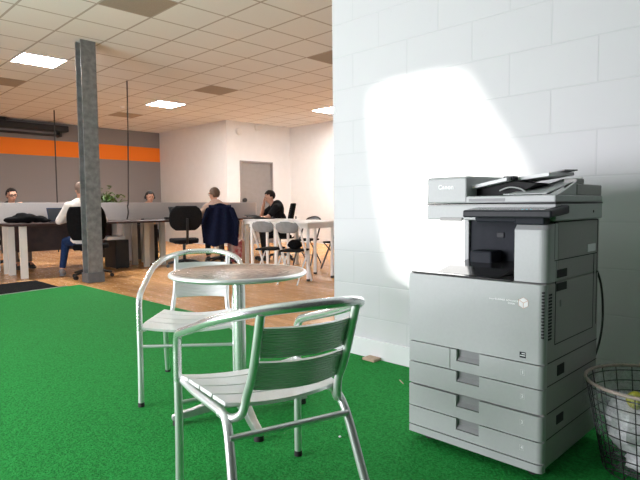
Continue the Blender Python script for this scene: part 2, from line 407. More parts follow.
# white return, end wall with the door opening, far right wall
struct(B().box(IX, IX+.2, EY, YE+.2, 0, CZ).obj('wall_inner', M['white_wall']))
DX0, DX1, DZ = 8.24*KC, 9.30*KC, kz(2.205)
bw = B(); bw.box(IX+.2, DX0, EY, EY+.2, 0, CZ); bw.box(DX1, XE, EY, EY+.2, 0, CZ); bw.box(DX0, DX1, EY, EY+.2, DZ, CZ)
struct(bw.obj('wall_end', M['white_wall']))
struct(B().box(XE, XE+.2, Y0, EY+.2, 0, CZ).obj('wall_far_right', M['white_wall']))
b = B(); b.box(X0, 4.1, Y0-.2, Y0, 0, CZ); b.box(9.3, XE+.2, Y0-.2, Y0, 0, CZ); b.box(4.1, 9.3, Y0-.2, Y0, 0, .35); b.box(4.1, 9.3, Y0-.2, Y0, 3.05, CZ)
struct(b.obj('wall_rear', M['plain_wall']))
struct(B().box(.5, WX-.001, -.78, -.62, 0, CZ).obj('bounce_blocker', M['bounce_dark']))     # added unseen dark wall, keeps bounce light off the copier's side
# window wall, open to the street
WY0, WY1, WZ0, WZ1 = 2.0, 6.3, .30, 2.9
b = B(); b.box(X0-.2, X0, Y0-.2, WY0, 0, CZ); b.box(X0-.2, X0, WY1, YE+.2, 0, CZ); b.box(X0-.2, X0, WY0, WY1, 0, WZ0); b.box(X0-.2, X0, WY0, WY1, WZ1, CZ)
struct(b.obj('wall_left', M['plain_wall']))
# added unseen sun blocker; its gap is cut to shape the wall's sun patch
fx = -7.0; tk = (WX-fx)/SUN_DIR.x
gap = [Vector((WX, y, z)) - SUN_DIR*tk for y, z in SUN_PATCH]
b = B(); outer = [b.v((fx, y, z)) for y, z in ((-30, -.1), (40, -.1), (40, 14), (-30, 14))]; inner = [b.v(p) for p in gap]
eds = [b.bm.edges.new((q[i], q[(i+1) % len(q)])) for q in (outer, inner) for i in range(len(q))]
bmesh.ops.triangle_fill(b.bm, edges=eds, use_beauty=True)
ext = bmesh.ops.extrude_face_region(b.bm, geom=b.bm.faces[:])
for e in ext['geom']:
    if isinstance(e, bmesh.types.BMVert): e.co.x -= .05
struct(b.obj('sun_blocker', M['blocker']))
struct(B().box(-12, X0-.2, -30, 40, -.2, -.1).obj('pavement', M['blocker']))
d = thing('door_1', 'grey flush door', 'door', ((DX0+DX1)/2, EY, 0)); del d['label']; del d['category']; struct(d)
o_ = d.location
b = B(o_); b.box(DX0, DX0+.05, EY-.03, EY+.15, 0, DZ); b.box(DX1-.05, DX1, EY-.03, EY+.15, 0, DZ); b.box(DX0+.05, DX1-.05, EY-.03, EY+.15, DZ-.05, DZ); b.obj('door_frame', M['door_frame'], d, bevel=.004)
dl = B(o_).box(DX0+.053, DX1-.053, EY+.02, EY+.06, .01, DZ-.053).obj('door_leaf', M['door'], d)
b = B(o_); b.cyl((DX0+.13, EY+.02, kz(1.22)), (DX0+.13, EY-.03, kz(1.22)), .05); b.cyl((DX0+.13, EY-.03, kz(1.22)), (DX0+.13, EY-.07, kz(1.22)), .06, .055); b.cyl((DX0+.13, EY+.02, kz(1.08)), (DX0+.13, EY-.01, kz(1.08)), .03); b.obj('door_handle', M['black_plastic'], dl, smooth=True)

# floor coverings
b = B(); b.prism([(X0+.05, Y0+.05, .001), (WX-.02, Y0+.05, .001), (WX-.02, 2.70, .001), (2.89, 2.70, .001), (2.885, 7.50, .001), (X0+.05, 6.45, .001)], (0, 0, .014))
tag(b.obj('grass_carpet', M['turf']), 'green artificial grass carpet covering the floor under the cafe table and copier', 'carpet')
b = B(); p0, p1 = Vector((0.3, 6.985, .001)), Vector((2.72, 7.475, .001)); p0 += Vector((-.002, .012, 0)); p1 += Vector((-.002, .012, 0)); n_ = Vector((-.2, .98, 0))*.032
b.prism([p0, p1, p1+n_, p0+n_], (0, 0, .017)); b.obj('edge_strip', M['trimstrip'], None)
tag(bpy.data.objects['edge_strip'], 'thin pale edging strip between the green carpet and black mat', 'floor strip')
b = B(); b.prism([(.6, 7.20, .001), (2.62, 7.515, .001), (2.63, 8.47, .001), (.6, 8.2, .001)], (0, 0, .012))
tag(b.obj('door_mat', M['matdark']), 'black door mat on the wood floor beside the carpet edge', 'mat')

# ------------------------------------------------------------------ ceiling fittings
TL = .6*KC; GX, GY = 2.469*KC, 4.498*KC
def cell(i, j): return GX+TL*i, GY+TL*j
LAMPS = [((0, 6), 'lit square ceiling panel left of the grey steel column'), ((5, 9), 'lit square ceiling panel between the two hanging cables and the white corner'),
         ((10, 6), 'lit square ceiling panel half hidden by the white block wall')]
for (i, j), lab in LAMPS:
    x, y = cell(i, j)
    t = thing('ceiling_light', lab, 'light', (x+TL/2, y+TL/2, CZ), group='lit ceiling panels')
    b = B(t.location)
    e_ = TL-.005
    for q in ((x+.005, x+e_, y+.005, y+.02), (x+.005, x+e_, y+e_-.015, y+e_), (x+.005, x+.02, y+.02, y+e_-.015), (x+e_-.015, x+e_, y+.02, y+e_-.015)): b.box(*q, CZ-.014, CZ-.001)
    b.obj('frame', M['lamp_frame'], t); B(t.location).box(x+.021, x+e_-.016, y+.021, y+e_-.016, CZ-.010, CZ-.002).obj('diffuser', M['lamp'], t)
for (i, j), lab in [((0, 1), 'dull darker ceiling tile at the top edge, nearest one'), ((5, 6), 'darker ceiling tile above the white inner wall corner'), ((0, 9), 'darker ceiling tile behind the lit panel beside the column'),
                    ((5, 1), 'darker ceiling tile cut off by the white block wall'), ((5, 12), 'darker ceiling tile near the white smoke detector')]:
    x, y = cell(i, j)
    tag(B().box(x+.012, x+TL-.012, y+.012, y+TL-.012, CZ-.004, CZ-.0005).obj('ceiling_vent', M['tile_dark']), lab, 'ceiling tile', 'darker ceiling tiles')
b = B(); b.lathe([(0, -.05), (.035, -.048), (.055, -.03), (.06, -.001), (0, -.001)], (5.24*KC, 11.03*KC, CZ), 20)
tag(b.obj('smoke_detector', M['white_plastic'], smooth=True), 'small round white smoke detector on the ceiling', 'smoke detector')
# hanging cables
def cable(name, pts, r, lab):
    tag(B().tube(smooth_path(pts, 5), r, 8).obj(name, M['wire'], smooth=True), lab, 'cable', 'cables hanging from the ceiling')
cable('hanging_cable', [(4.352*KC, 12.391*KC, CZ-.005), (4.345*KC, 12.39*KC, 2.2), (4.345*KC, 12.39*KC, 1.0), (4.34*KC, 12.40*KC, .3), (4.34*KC, 12.42*KC, .012)], .014, 'thin dark cable hanging straight before the grey and orange wall')
cable('hanging_cable', [(4.64, 9.55, CZ-.005), (4.62, 9.54, 2.3), (4.58, 9.52, 1.2), (4.56, 9.51, 1.10), (4.55, 9.47, .96), (4.515, 9.46, .842)], .012, 'dark cable hanging from the ceiling and kinked onto the dark desktop')
# black housing high on the far wall
HX = lambda x: x*KC
t = thing('screen_housing', 'long black housing fixed high on the grey wall above the orange band', 'screen housing', (HX(3.4), YE, kz(2.9)))
B(t.location).box(1.6, HX(5.25), YE-.30, YE-.02, kz(3.0)-.07, kz(3.0)+.09).obj('casing', M['dark_metal'], t, bevel=.02)
B(t.location).cyl((1.7, YE-.2, kz(2.86)-.02), (HX(5.08), YE-.2, kz(2.86)-.02), .032).obj('roller', M['dark_metal'], t, smooth=True)
for x in (1.65, HX(5.05)): B(t.location).box(x, x+.05, YE-.25, YE-.001, kz(2.84)-.03, kz(3.0)-.07).obj('bracket', M['dark_metal'], t)
B(t.location).box(HX(3.2), HX(3.85), YE-.32, YE-.02, kz(3.0)+.09, CZ-.01).obj('bracket', M['dark_metal'], t)
# alarm sounder + box on the end wall
b = B(); b.tube([(8.22*KC, EY-.001, kz(2.92)), (8.22*KC, EY-.04, kz(2.92)), (8.22*KC, EY-.065, kz(2.92))], [.10, .10, .07], 24)
tag(b.obj('alarm_sounder', M['white_plastic'], smooth=True), 'round white alarm sounder high on the wall above the grey door', 'alarm')
b = B(); b.box(8.72*KC, 8.90*KC, EY-.09, EY-.001, kz(3.04), kz(3.15)); b.box(8.74*KC, 8.88*KC, EY-.07, EY-.01, kz(2.98), kz(3.04))
tag(b.obj('sensor_box', M['white_plastic'], bevel=.008), 'small boxy grey white sensor on the wall at the ceiling', 'sensor')

# ------------------------------------------------------------------ grey steel column
t = thing('column', '', 'column', (3.25, 7.72, 0)); del t['label']; del t['category']; struct(t)
cx0, cx1, cy0, cy1 = 3.065, 3.275, 7.65, 7.85
b = B(t.location); b.box(cx0, cx1, cy0, cy0+.022, .14, CZ-.001); b.box(cx0, cx1, cy1-.022, cy1, .14, CZ-.001); b.box((cx0+cx1)/2-.03, (cx0+cx1)/2+.03, cy0+.022, cy1-.022, .14, CZ-.001)
b.obj('shaft', M['steel_paint'], t, bevel=.004)
B(t.location).box(cx0-.014, cx1+.014, cy0-.014, cy1+.014, .001, .14).obj('plinth', M['plinth'], t, bevel=.006)

# ------------------------------------------------------------------ bistro table and aluminium chairs
TC = Vector((1.600, 2.168, .0151))
t = thing('bistro_table', 'round swirl-polished metal cafe table on a single pole with four feet', 'table', TC)
R_ = .325; H_ = .722
b = B(); b.lathe([(0, H_-.004), (R_-.012, H_-.004), (R_-.004, H_-.002), (R_, H_-.008), (R_, H_-.020), (R_-.006, H_-.026), (R_-.02, H_-.024), (0, H_-.024)], seg=96)
b.obj('table_top', M['pearl'], t, smooth=True, angle=30)
b = B(); b.tube([(math.cos(a)*R_, math.sin(a)*R_, H_-.012) for a in [2*PI*k/96 for k in range(96)]], .0115, 10, closed=True); b.obj('rim_band', M['rimsteel'], t, smooth=True)
B().cyl((0, 0, .10), (0, 0, H_-.05), .031, seg=32).obj('pole', M['rail'], t, smooth=True)
b = B(); b.lathe([(.032, .055), (.055, .06), (.055, .10), (.04, .13), (.032, .13)], seg=32); b.obj('collar', M['cast'], t, smooth=True)
b = B(); b.obox((0, 0, H_-.038), (.15, 0, 0), (0, .018, 0), (0, 0, .012)); b.obox((0, 0, H_-.038), (.018, 0, 0), (0, .15, 0), (0, 0, .012)); b.obj('top_bracket', M['cast'], t, bevel=.003)
for k, fp in enumerate([(1.295, 2.285), (1.46, 1.845), (1.925, 2.05), (1.77, 2.49)]):
    dv = (Vector((*fp, 0)) - Vector((TC.x, TC.y, 0))); l = dv.length; dv.normalize(); sd = Vector((-dv.y, dv.x, 0))
    b = B(); secs = []
    for q, wd, z0, z1 in ((.03, .032, .050, .118), (.12, .026, .048, .096), (.24, .023, .032, .066), (l-.01, .021, .026, .054), (l+.012, .016, .026, .046)):
        c = dv*q; secs.append([b.v(c-sd*wd+Vector((0, 0, z0))), b.v(c+sd*wd+Vector((0, 0, z0))), b.v(c+sd*wd*.75+Vector((0, 0, z1))), b.v(c-sd*wd*.75+Vector((0, 0, z1)))])
    for a, c in zip(secs, secs[1:]):
        for q in range(4): b.face([a[q], a[(q+1) % 4], c[(q+1) % 4], c[q]])
    b.face(secs[0]); b.face(secs[-1][::-1])
    lg = b.obj('foot', M['cast'], t, bevel=.004)
    c = dv*(l-.015); b = B(); b.cyl((c.x, c.y, 0), (c.x, c.y, .0275), .023, .021); b.obj('rubber_pad', M['rubber'], lg, smooth=True)

def bistro_chair(label, loc, head):
    t = thing('cafe_chair', label, 'chair', (*loc, .0151), -head, 'aluminium cafe chairs')
    Wd = .245; zs = .415
    half = [(Wd, 0, .40), (Wd, -.001, .47), (Wd, -.004, .53), (Wd+.001, -.022, .572), (Wd+.004, -.065, .592), (Wd+.008, -.16, .618), (Wd+.012, -.29, .655), (Wd+.004, -.42, .696), (Wd-.035, -.525, .728), (Wd-.105, -.595, .748), (.08, -.628, .756), (0, -.636, .758)]
    path = half + [(-x, y, z) for x, y, z in half[-2::-1]]
    B().tube(smooth_path(path, 5), .0160, 16).obj('arm_rail', M['rail'], t, smooth=True)
    for s in (1, -1):
        lg = B().tube(smooth_path([(s*Wd, 0, .403), (s*Wd, 0, .2), (s*(Wd+.002), .004, .012)], 3), .0150, 16).obj('leg', M['leg'], t, smooth=True)
        B().cyl((s*(Wd+.002), .004, 0), (s*(Wd+.002), .004, .022), .0165).obj('foot_cap', M['rubber'], lg, smooth=True)
        rp = smooth_path([(s*(Wd-.016), -.02, zs-.012), (s*(Wd-.022), -.15, zs-.017), (s*(Wd-.035), -.30, zs-.018), (s*(Wd-.042), -.385, zs-.022), (s*(Wd-.040), -.425, zs-.05), (s*(Wd-.034), -.462, .30), (s*(Wd-.022), -.53, .14), (s*(Wd-.012), -.60, .012)], 5)
        rl = B().tube(rp, .0148, 16).obj('leg', M['leg'], t, smooth=True)
        B().cyl((s*(Wd-.012), -.60, 0), (s*(Wd-.012), -.60, .022), .0165).obj('foot_cap', M['rubber'], rl, smooth=True)
        pp = smooth_path([(s*(Wd-.037), -.36, zs-.022), (s*(Wd-.058), -.415, zs-.026), (s*(Wd-.078), -.452, zs+.0), (s*(Wd-.086), -.472, zs+.06), (s*(Wd-.088), -.52, .56), (s*(Wd-.087), -.585, .738)], 5)
        B().tube(pp, .0135, 16).obj('back_post', M['leg'], t, smooth=True)
    B().tube([(Wd, 0, .315), (-Wd, 0, .315)], .009, 12).obj('front_stretcher', M['leg'], t, smooth=True)
    B().tube([(Wd-.036, -.450, .342), (-Wd+.036, -.450, .342)], .0105, 12).obj('rear_stretcher', M['leg'], t, smooth=True)
    def seat(y0, y1):
        def fn(u, v):
            y = y0+(y1-y0)*v; hw = (Wd-.004) + (y)*.10
            x = (u*2-1)*hw
            z = zs + .010 - .022*(1-(u*2-1)**2) + .012*max(0, (y+.08)/.1)*-1 if y > -.08 else zs + .010 - .022*(1-(u*2-1)**2) + .004*(-y-.08)/.3
            return (x, y, z), (-(u*2-1)*.18, 0, 1)
        return fn
    for k in range(4):
        B().sheet(seat(.008-k*.104-.092, .008-k*.104), 12, 6, .012).obj('seat_slat', M['slat'], t, smooth=True)
    def back(z0, z1):
        def fn(u, v):
            z = z0+(z1-z0)*v; k = u*2-1; hw = Wd-.093
            y = -.472 - (z-.475)*.41 - .045*(1-k*k)
            return (k*hw, y+.004, z), (k*.45, 1, .4)
        return fn
    for z0, z1 in ((.490, .582), (.598, .692)):
        B().sheet(back(z0, z1), 16, 6, .009).obj('back_slat', M['bslat'], t, smooth=True)
    return t
c1 = bistro_chair('front silver slatted metal armchair seen from behind on green carpet', (1.250, 1.690), .278)
c2 = bistro_chair('white gleaming metal armchair facing the camera behind the round cafe table', (1.489, 2.468), 3.855)

# ------------------------------------------------------------------ multifunction copier
PR = Vector((2.23, 1.095, .0151))
t = thing('photocopier', 'large grey office copier with four paper drawers against the white block wall', 'copier', PR)
def P(): return B(PR)
XF, XB, YR, YL = 1.965, 2.51, .80, 1.392
Z = dict(b=.052, s5=.088, s4=.170, s3=.268, s2=.368, s1=.459, top=.757)
b = P(); b.box(XF, XB, YR+.001, YL, Z['b']+.01, .7565); b.box(2.0625, XB, YR+.001, YR+.125, .7565, .985); body = b.obj('body', M['grey_shaded'], t, bevel=.006)
# rear tower of the output bay
P().box(2.30, XB, YR+.1255, 1.318, .757, .985).obj('rear_tower', M['dkblue'], t, bevel=.004)
P().box(2.285, 2.30, 1.298, 1.322, .757, .985).obj('bay_edge_trim', M['grey'], t, bevel=.003)
b = P(); b.box(2.20, 2.30, 1.14, 1.245, .775, .845); b.obj('output_chute', M['dkblue'], t, bevel=.008)
P().box(2.295, 2.30, 1.13, 1.165, .90, .925).obj('bay_latch', M['panel'], t, bevel=.002)
# output tray deck
b = P(); b.prism([(1.955, YR+.135, .757), (1.955, YL-.004, .757), (2.30, YL-.004, .757), (2.30, YR+.135, .757)], (0, 0, .006)); b.obj('output_tray', M['dkgloss'], t, bevel=.002)
b = P(); b.prism([(1.99, 1.0, .763), (2.28, 1.0, .763), (2.28, 1.0, .80), (2.10, 1.0, .785)], (0, .29, 0)); b.obj('tray_ramp', M['dkgloss'], t, bevel=.004)
def cover(z0, z1, y0=YR, y1=YL, x0=1.946, pocket=None, r=.022):
    """front panel; right corner rounded when it reaches the right side; pocket=(y0,y1,depth z)"""
    b = P(); yr = y0
    if y0 <= YR+1e-4:
        yr = y0+r
        pts = [(x0+r-r*math.sin(q), y0+r-r*math.cos(q), z0) for q in [k*PI/2/8 for k in range(9)]]
        b.prism([(XF+.012, y0, z0)]+pts+[(XF, yr, z0), (XF, y0+.004, z0), (XF+.012, y0+.004, z0)], (0, 0, z1-z0))
    out = [(x0, yr, z0), (x0, y1, z0), (x0, y1, z1)]
    if pocket:
        pa, pb, ph = pocket; out += [(x0, pb, z1), (x0, pb, z1-ph), (x0, pa, z1-ph), (x0, pa, z1)]
    out += [(x0, yr, z1)]
    b.prism(out, (XF-.0005-x0, 0, 0))
    return b
g = .0022
cov = cover(Z['s1']+g, Z['top']-.002).obj('front_cover', M['grey'], t, smooth=True)
for k, (za, zb, ph) in enumerate([(Z['s2'], Z['s1'], .047), (Z['s3'], Z['s2'], .042), (Z['s4'], Z['s3'], .047), (Z['s5']-.003, Z['s4'], .046)]):
    y1 = 1.186 if k == 0 else YL
    extra = .004 if k == 1 else 0
    dr = cover(za+g+(.004 if k == 1 else 0), zb-g, YR, y1, pocket=(1.055, 1.158, ph)).obj('drawer', M['grey'], t, smooth=True)
    b = P(); b.prism([(1.949, 1.056, zb-ph+.001), (1.963, 1.056, zb-ph+.016), (1.963, 1.056, zb-g-.001), (1.9645, 1.056, zb-g-.001), (1.9645, 1.056, zb-ph)], (0, .101, 0)); b.obj('handle_pocket', M['pocket'], dr)
    zc = zb-.037
    b = P()
    for (ya, yb, qa, qb) in ((.868, .870, zc-.011, zc+.011), (.884, .886, zc-.011, zc+.011), (.870, .884, zc-.011, zc-.009), (.870, .884, zc+.009, zc+.011)): b.box(1.9452, 1.9462, ya, yb, qa, qb)
    b.obj('number_frame', M['midtext'], dr)
    text('number', str(k+1), .017, M['lighttext'], dr, (1.9456, .877, zc), (0, -1, 0), (0, 0, 1), PR, .0004)
    if k == 0: cover(za+g, zb-g, 1.189, YL).obj('blank_panel', M['grey'], t, bevel=.0015)
cover(Z['b'], Z['s5']-.006, x0=1.946).obj('plinth', M['grey'], t, smooth=True)
for x, y in ((2.02, .86), (2.02, 1.33), (2.45, .86), (2.45, 1.33)):
    b = P(); b.cyl((x-.02, y, .0351), (x+.0, y, .0351), .02); b.box(x-.025, x+.005, y-.014, y+.014, .040, .0625); b.obj('caster', M['rubber'], t)
# right hand front tower with rounded edge
b = P(); pts = [(2.06, YR, .76)] + [(1.965+.03-.03*math.sin(q), YR+.03-.03*math.cos(q), .76) for q in [k*PI/12 for k in range(7)]] + [(1.965, YR+.125, .76), (2.06, YR+.125, .76)]
top_ = [(p[0]+(.022 if p[0] < 2.0 else 0), p[1], .977) for p in pts]
va = [b.v(p) for p in pts]; vb = [b.v((*p[:2], .955)) for p in pts]; vc = [b.v(p) for p in top_]; n_ = len(va)
b.face(va[::-1]); b.face(vc)
for a_, c_ in ((va, vb), (vb, vc)):
    for i in range(n_): b.face([a_[i], a_[(i+1) % n_], c_[(i+1) % n_], c_[i]])
b.obj('tower_cover', M['grey'], t, bevel=.0015)
# emblem, texts and sticker on the front cover
b = P(); c_ = Vector((1.9448, .878, .684)); rr = .0215
hexa = [(c_.x, c_.y + rr*math.sin(a), c_.z + rr*math.cos(a)) for a in [k*PI/3 for k in range(6)]]
b.prism(hexa, (.0012, 0, 0)); em = b.obj('emblem', M['lighttext'], cov)
b = P()
for a in (PI/3, PI, 5*PI/3):
    e = Vector((c_.x-.0004, c_.y+rr*math.sin(a), c_.z+rr*math.cos(a))); s_ = Vector((c_.x-.0004, c_.y, c_.z)); dd = (e-s_).normalized(); nn = Vector((0, -dd.z, dd.y))*.0006
    b.prism([s_-nn, s_+nn, e+nn, e-nn], (.0003, 0, 0))
for i in range(6):
    p_, q_ = Vector(hexa[i])-Vector((.0004, 0, 0)), Vector(hexa[(i+1) % 6])-Vector((.0004, 0, 0)); cc = Vector((p_.x, c_.y, c_.z))
    b.prism([p_, q_, q_+(cc-q_)*.05, p_+(cc-p_)*.05], (.0003, 0, 0))
b.obj('emblem_edges', M['orange'], em)
text('model_text', 'imageRUNNER ADVANCE', .0095, M['lighttext'], cov, (1.9456, .957, .687), (0, -1, 0), (0, 0, 1), PR, .0003)
text('model_text', 'C3320i', .0085, M['lighttext'], cov, (1.9456, .925, .6765), (0, -1, 0), (0, 0, 1), PR, .0003)
b = P(); b.box(1.9452, 1.9462, .866, .890, .477, .499); st = b.obj('energy_sticker', M['dkblue'], cov); b = P(); b.box(1.9446, 1.9453, .868, .888, .484, .487); b.box(1.9446, 1.9453, .868, .882, .492, .495); b.obj('sticker_print', M['lighttext'], st)
# corner vents
b = P()
for k in range(15):
    z = .728-k*.0118
    b.box(1.9487, 1.958, YR+.0035, YR+.015, z-.0032, z+.0032)
b.obj('vent_slots', M['seam'], body)
b = P()
for k in range(15):
    z = .716-k*.0118; b.box(1.985, 2.012, YR-.0012, YR+.001, z-.0032, z+.0032)
b.obj('vent_slots', M['seam'], body)
# side panel lines, door, grips, label
b = P()
def line_xz(x0, x1, z0, z1): b.box(x0, x1, YR-.0003, YR+.002, z0, z1)
for x0, x1, z0, z1 in ((2.028, 2.49, .981, .984), (2.028, 2.031, .845, .984), (2.486, 2.489, .53, .984), (2.028, 2.489, .838, .841), (2.045, 2.048, .52, .838), (2.045, 2.45, .52, .523), (2.447, 2.450, .52, .838), (1.985, 2.505, .459, .4625), (1.985, 2.505, .372, .375), (1.985, 2.505, .268, .2715), (1.985, 2.505, .170, .173)): line_xz(x0, x1, z0, z1)
b.obj('side_seams', M['seam'], body)
for x0, x1, z0, z1 in ((2.054, 2.150, .772, .803), (2.054, 2.150, .722, .752), (2.075, 2.140, .395, .435), (2.075, 2.140, .205, .24)): P().box(x0, x1, YR-.0014, YR+.001, z0, z1).obj('side_grip', M['seam'], body)
P().box(2.372, 2.462, YR-.0014, YR+.001, .85, .882).obj('side_label', M['paper'], body)
P().box(2.09, 2.105, YR-.0015, YR+.001, .66, .685).obj('side_latch', M['pocket'], body)
# scanner unit
SY0, SY1, SX0 = .79, 1.345, 2.01
b = P(); b.box(SX0, XB, SY0, SY1, .987, 1.050); sc = b.obj('scanner_unit', M['grey'], t, bevel=.005)
b = P(); b.box(SX0-.001, XB, SY0-.001, SY1+.001, 1.0505, 1.0555); b.obj('lid_gap', M['seam'], sc)
b = P(); b.box(2.003, 2.0105, 1.17, 1.275, .982, .997); b.obj('scanner_grip', M['grey_shaded'], sc, bevel=.002)
for x in (2.08, 2.11, 2.40): P().cyl((x, SY0+.001, 1.018), (x, SY0-.001, 1.018), .006, seg=10).obj('side_screw', M['seam'], sc)
# document feeder
FD = P().box(SX0-.004, XB, SY0, SY1, 1.056, 1.084).obj('document_feeder', M['grey'], t, bevel=.005)
b = P(); b.prism([(SX0-.006, 1.150, 1.057), (SX0-.006, 1.150, 1.162), (SX0+.02, 1.155, 1.169), (SX0+.45, 1.155, 1.174), (SX0+.47, 1.155, 1.057)], (0, .19, 0)); fh = b.obj('feeder_cover', M['grey'], FD, bevel=.006)
text('maker_name', 'Canon', .0255, M['lighttext'], fh, (SX0-.0066, 1.247, 1.124), (0, -1, 0), (0, 0, 1), PR, .0011)
b = P(); b.box(SX0-.0052, SX0-.003, .985, 1.14, 1.062, 1.074); b.obj('lid_lift_grip', M['pocket'], FD)
b = P(); b.prism([(2.09, 1.166, 1.0845), (2.09, 1.166, 1.112), (2.09, .985, 1.142), (2.09, .90, 1.128), (2.09, .985, 1.0845)], (.30, 0, 0)); b.obj('feeder_shade', M['seam'], FD)  # solid dark wedge standing in for the shade under the tray
# tray wall rising to the right rear, stepped silhouette
b = P(); b.prism([(2.05, .795, 1.084), (2.05, .86, 1.084), (2.05, .86, 1.088), (2.05, .795, 1.088)], (.44, 0, 0))
b.prism([(2.05, .795, 1.086), (2.25, .795, 1.145), (2.25, .795, 1.086)], (0, .012, 0)); b.obj('tray_wall', M['grey'], FD, bevel=.002)
b = P(); b.box(2.22, 2.50, SY0+.002, .845, 1.084, 1.128); b.box(2.22, 2.30, SY0+.004, .845, 1.128, 1.150); b.obj('rear_stop', M['grey_shaded'], FD, bevel=.004)
b = P(); b.prism([(2.02, 1.0, 1.087), (2.02, .83, 1.087), (2.30, .80, 1.152), (2.34, .90, 1.150), (2.28, 1.03, 1.087)], (0, 0, .004)); b.obj('exit_ramp', M['grey'], FD, bevel=.001)
# paper trays above
b = P(); b.prism([(2.05, 1.166, 1.113), (2.40, 1.166, 1.122), (2.40, .985, 1.156), (2.05, 1.0, 1.143)], (0, 0, .014)); tr = b.obj('document_tray', M['paper'], FD, bevel=.002)
b = P(); b.prism([(2.12, .985, 1.146), (2.38, .985, 1.152), (2.38, .862, 1.168), (2.12, .862, 1.158)], (0, 0, .014)); b.obj('tray_extension', M['paper'], FD, bevel=.002)
P().box(2.08, 2.12, .985, 1.03, 1.146, 1.163).obj('paper_guide', M['panel'], FD, bevel=.003)
P().box(2.34, 2.38, .985, 1.03, 1.156, 1.175).obj('paper_guide', M['panel'], FD, bevel=.003)
b = P(); b.tube(smooth_path([(2.07, 1.04, 1.105), (2.075, 1.0, 1.118), (2.08, .955, 1.11), (2.08, .93, 1.09)], 5), .003, 8); b.obj('exit_guide', M['grey'], FD, smooth=True)
b = P(); b.prism([(2.24, .905, 1.173), (2.38, .905, 1.178), (2.38, .848, 1.188), (2.24, .848, 1.183)], (0, 0, .005)); b.obj('tray_end_stop', M['pocket'], FD, bevel=.002)
# console
b = P(); b.prism([(1.905, .765, 1.000), (1.905, .765, 1.028), (2.075, .765, 1.046), (2.075, .765, 1.014)], (0, .345, 0)); cs = b.obj('console', M['panel'], t, bevel=.006)
b = P(); b.prism([(1.915, .79, 1.0297), (1.915, 1.10, 1.0297), (2.07, 1.10, 1.0462), (2.07, .79, 1.0462)], (0, 0, .0008)); b.obj('touch_screen', M['sheen_grey'], cs)
for k in range(3): P().cyl((1.9175, .842+.016*k, 1.0300), (1.9175, .842+.016*k, 1.0322), .0035, seg=10).obj('indicator_lamp', M['cyanlamp'], cs)
b = P(); b.box(1.955, 2.01, .81, .92, .974, 1.004); b.box(1.965, 2.01, .92, 1.09, .982, 1.006); b.obj('console_bracket', M['dkblue'], cs, bevel=.005)
# power lead
b = B(); b.tube(smooth_path([(2.515, .88, .78), (2.60, .85, .77), (2.68, .84, .66), (2.70, .84, .48), (2.66, .86, .33), (2.60, .92, .2), (2.58, 1.0, .1), (2.60, 1.1, .022)], 6), .005, 8)
tag(b.obj('power_lead', M['wire'], smooth=True), 'black power lead looping behind the copier beside the block wall', 'cable')

# ------------------------------------------------------------------ wire waste bin
BC = Vector((2.340, .543, .0151))
t = thing('waste_basket', 'black wire waste basket with beige rim and clear liner beside the copier', 'bin', BC)
RB, RT, HB = .165, .232, .348
b = B(); b.tube([(RT*math.cos(a), RT*math.sin(a), HB) for a in [2*PI*k/64 for k in range(64)]], .0065, 10, closed=True); b.obj('rim', M['rimbeige'], t, smooth=True)
b = B()
for k in range(22):
    a = 2*PI*k/22; b.tube([((RB+(RT-RB)*q)*math.cos(a), (RB+(RT-RB)*q)*math.sin(a), HB*q+.004) for q in (0, .5, .985)], .0022, 6)
for k in range(9):
    q = k/8*.93; rr = RB+(RT-RB)*q
    b.tube([(rr*math.cos(a), rr*math.sin(a), HB*q+.005) for a in [2*PI*j/48 for j in range(48)]], .0022, 6, closed=True)
for k in range(5): 
    y = -.1+.05*k; l = math.sqrt(RB*RB-y*y); b.tube([(-l, y, .005), (l, y, .005)], .0022, 6); b.tube([(y, -l, .005), (y, l, .005)], .0022, 6)
b.obj('wire_mesh', M['wire'], t, smooth=True)
dirc = Vector((-BC.x, -BC.y, 0)).normalized(); sdr = Vector((-dirc.y, dirc.x, 0))
def on_bin(a, q, e=.006):
    rr = RB+(RT-RB)*q+e; v_ = dirc*math.cos(a)+sdr*math.sin(a); return Vector((v_.x*rr, v_.y*rr, HB*q))
b = B(); b.tube([on_bin(.36, .66), on_bin(.02, .72), on_bin(-.03, .40), ], .004, 8); b.tube(smooth_path([on_bin(.36, .66), on_bin(.33, .5), on_bin(.40, .40), on_bin(.2, .41), on_bin(-.1, .34, .008)], 4), .004, 8); b.obj('wire_clip', M['wire'], t, smooth=True)
b = B(); n_, rows = 60, []
for i, (rr, z) in enumerate([(RT+.010, HB-.15), (RT+.013, HB-.09), (RT+.010, HB-.03), (RT+.008, HB+.010), (RT-.010, HB+.009), (RT-.03, HB-.06), (RT-.045, HB-.16), (RB-.012, .06), (RB-.03, .012)]):
    row = []
    for k in range(n_):
        a = 2*PI*k/n_; ns = noise.noise(Vector((math.cos(a)*4, math.sin(a)*4, z*9)))
        zz = z
        if i < 3: zz = HB-(HB-z)*(.25+.9*max(0, min(1, .5+1.2*noise.noise(Vector((math.cos(a)*1.6+5, math.sin(a)*1.6, 1))))))
        r2 = rr + ns*(.007 if i not in (3, 4) else .002)
        row.append(b.v((r2*math.cos(a), r2*math.sin(a), zz)))
    rows.append(row)
for a_, c_ in zip(rows, rows[1:]):
    for k in range(n_): b.face([a_[k], a_[(k+1) % n_], c_[(k+1) % n_], c_[k]])
b.obj('bag_liner', M['film'], t, smooth=True, angle=60)
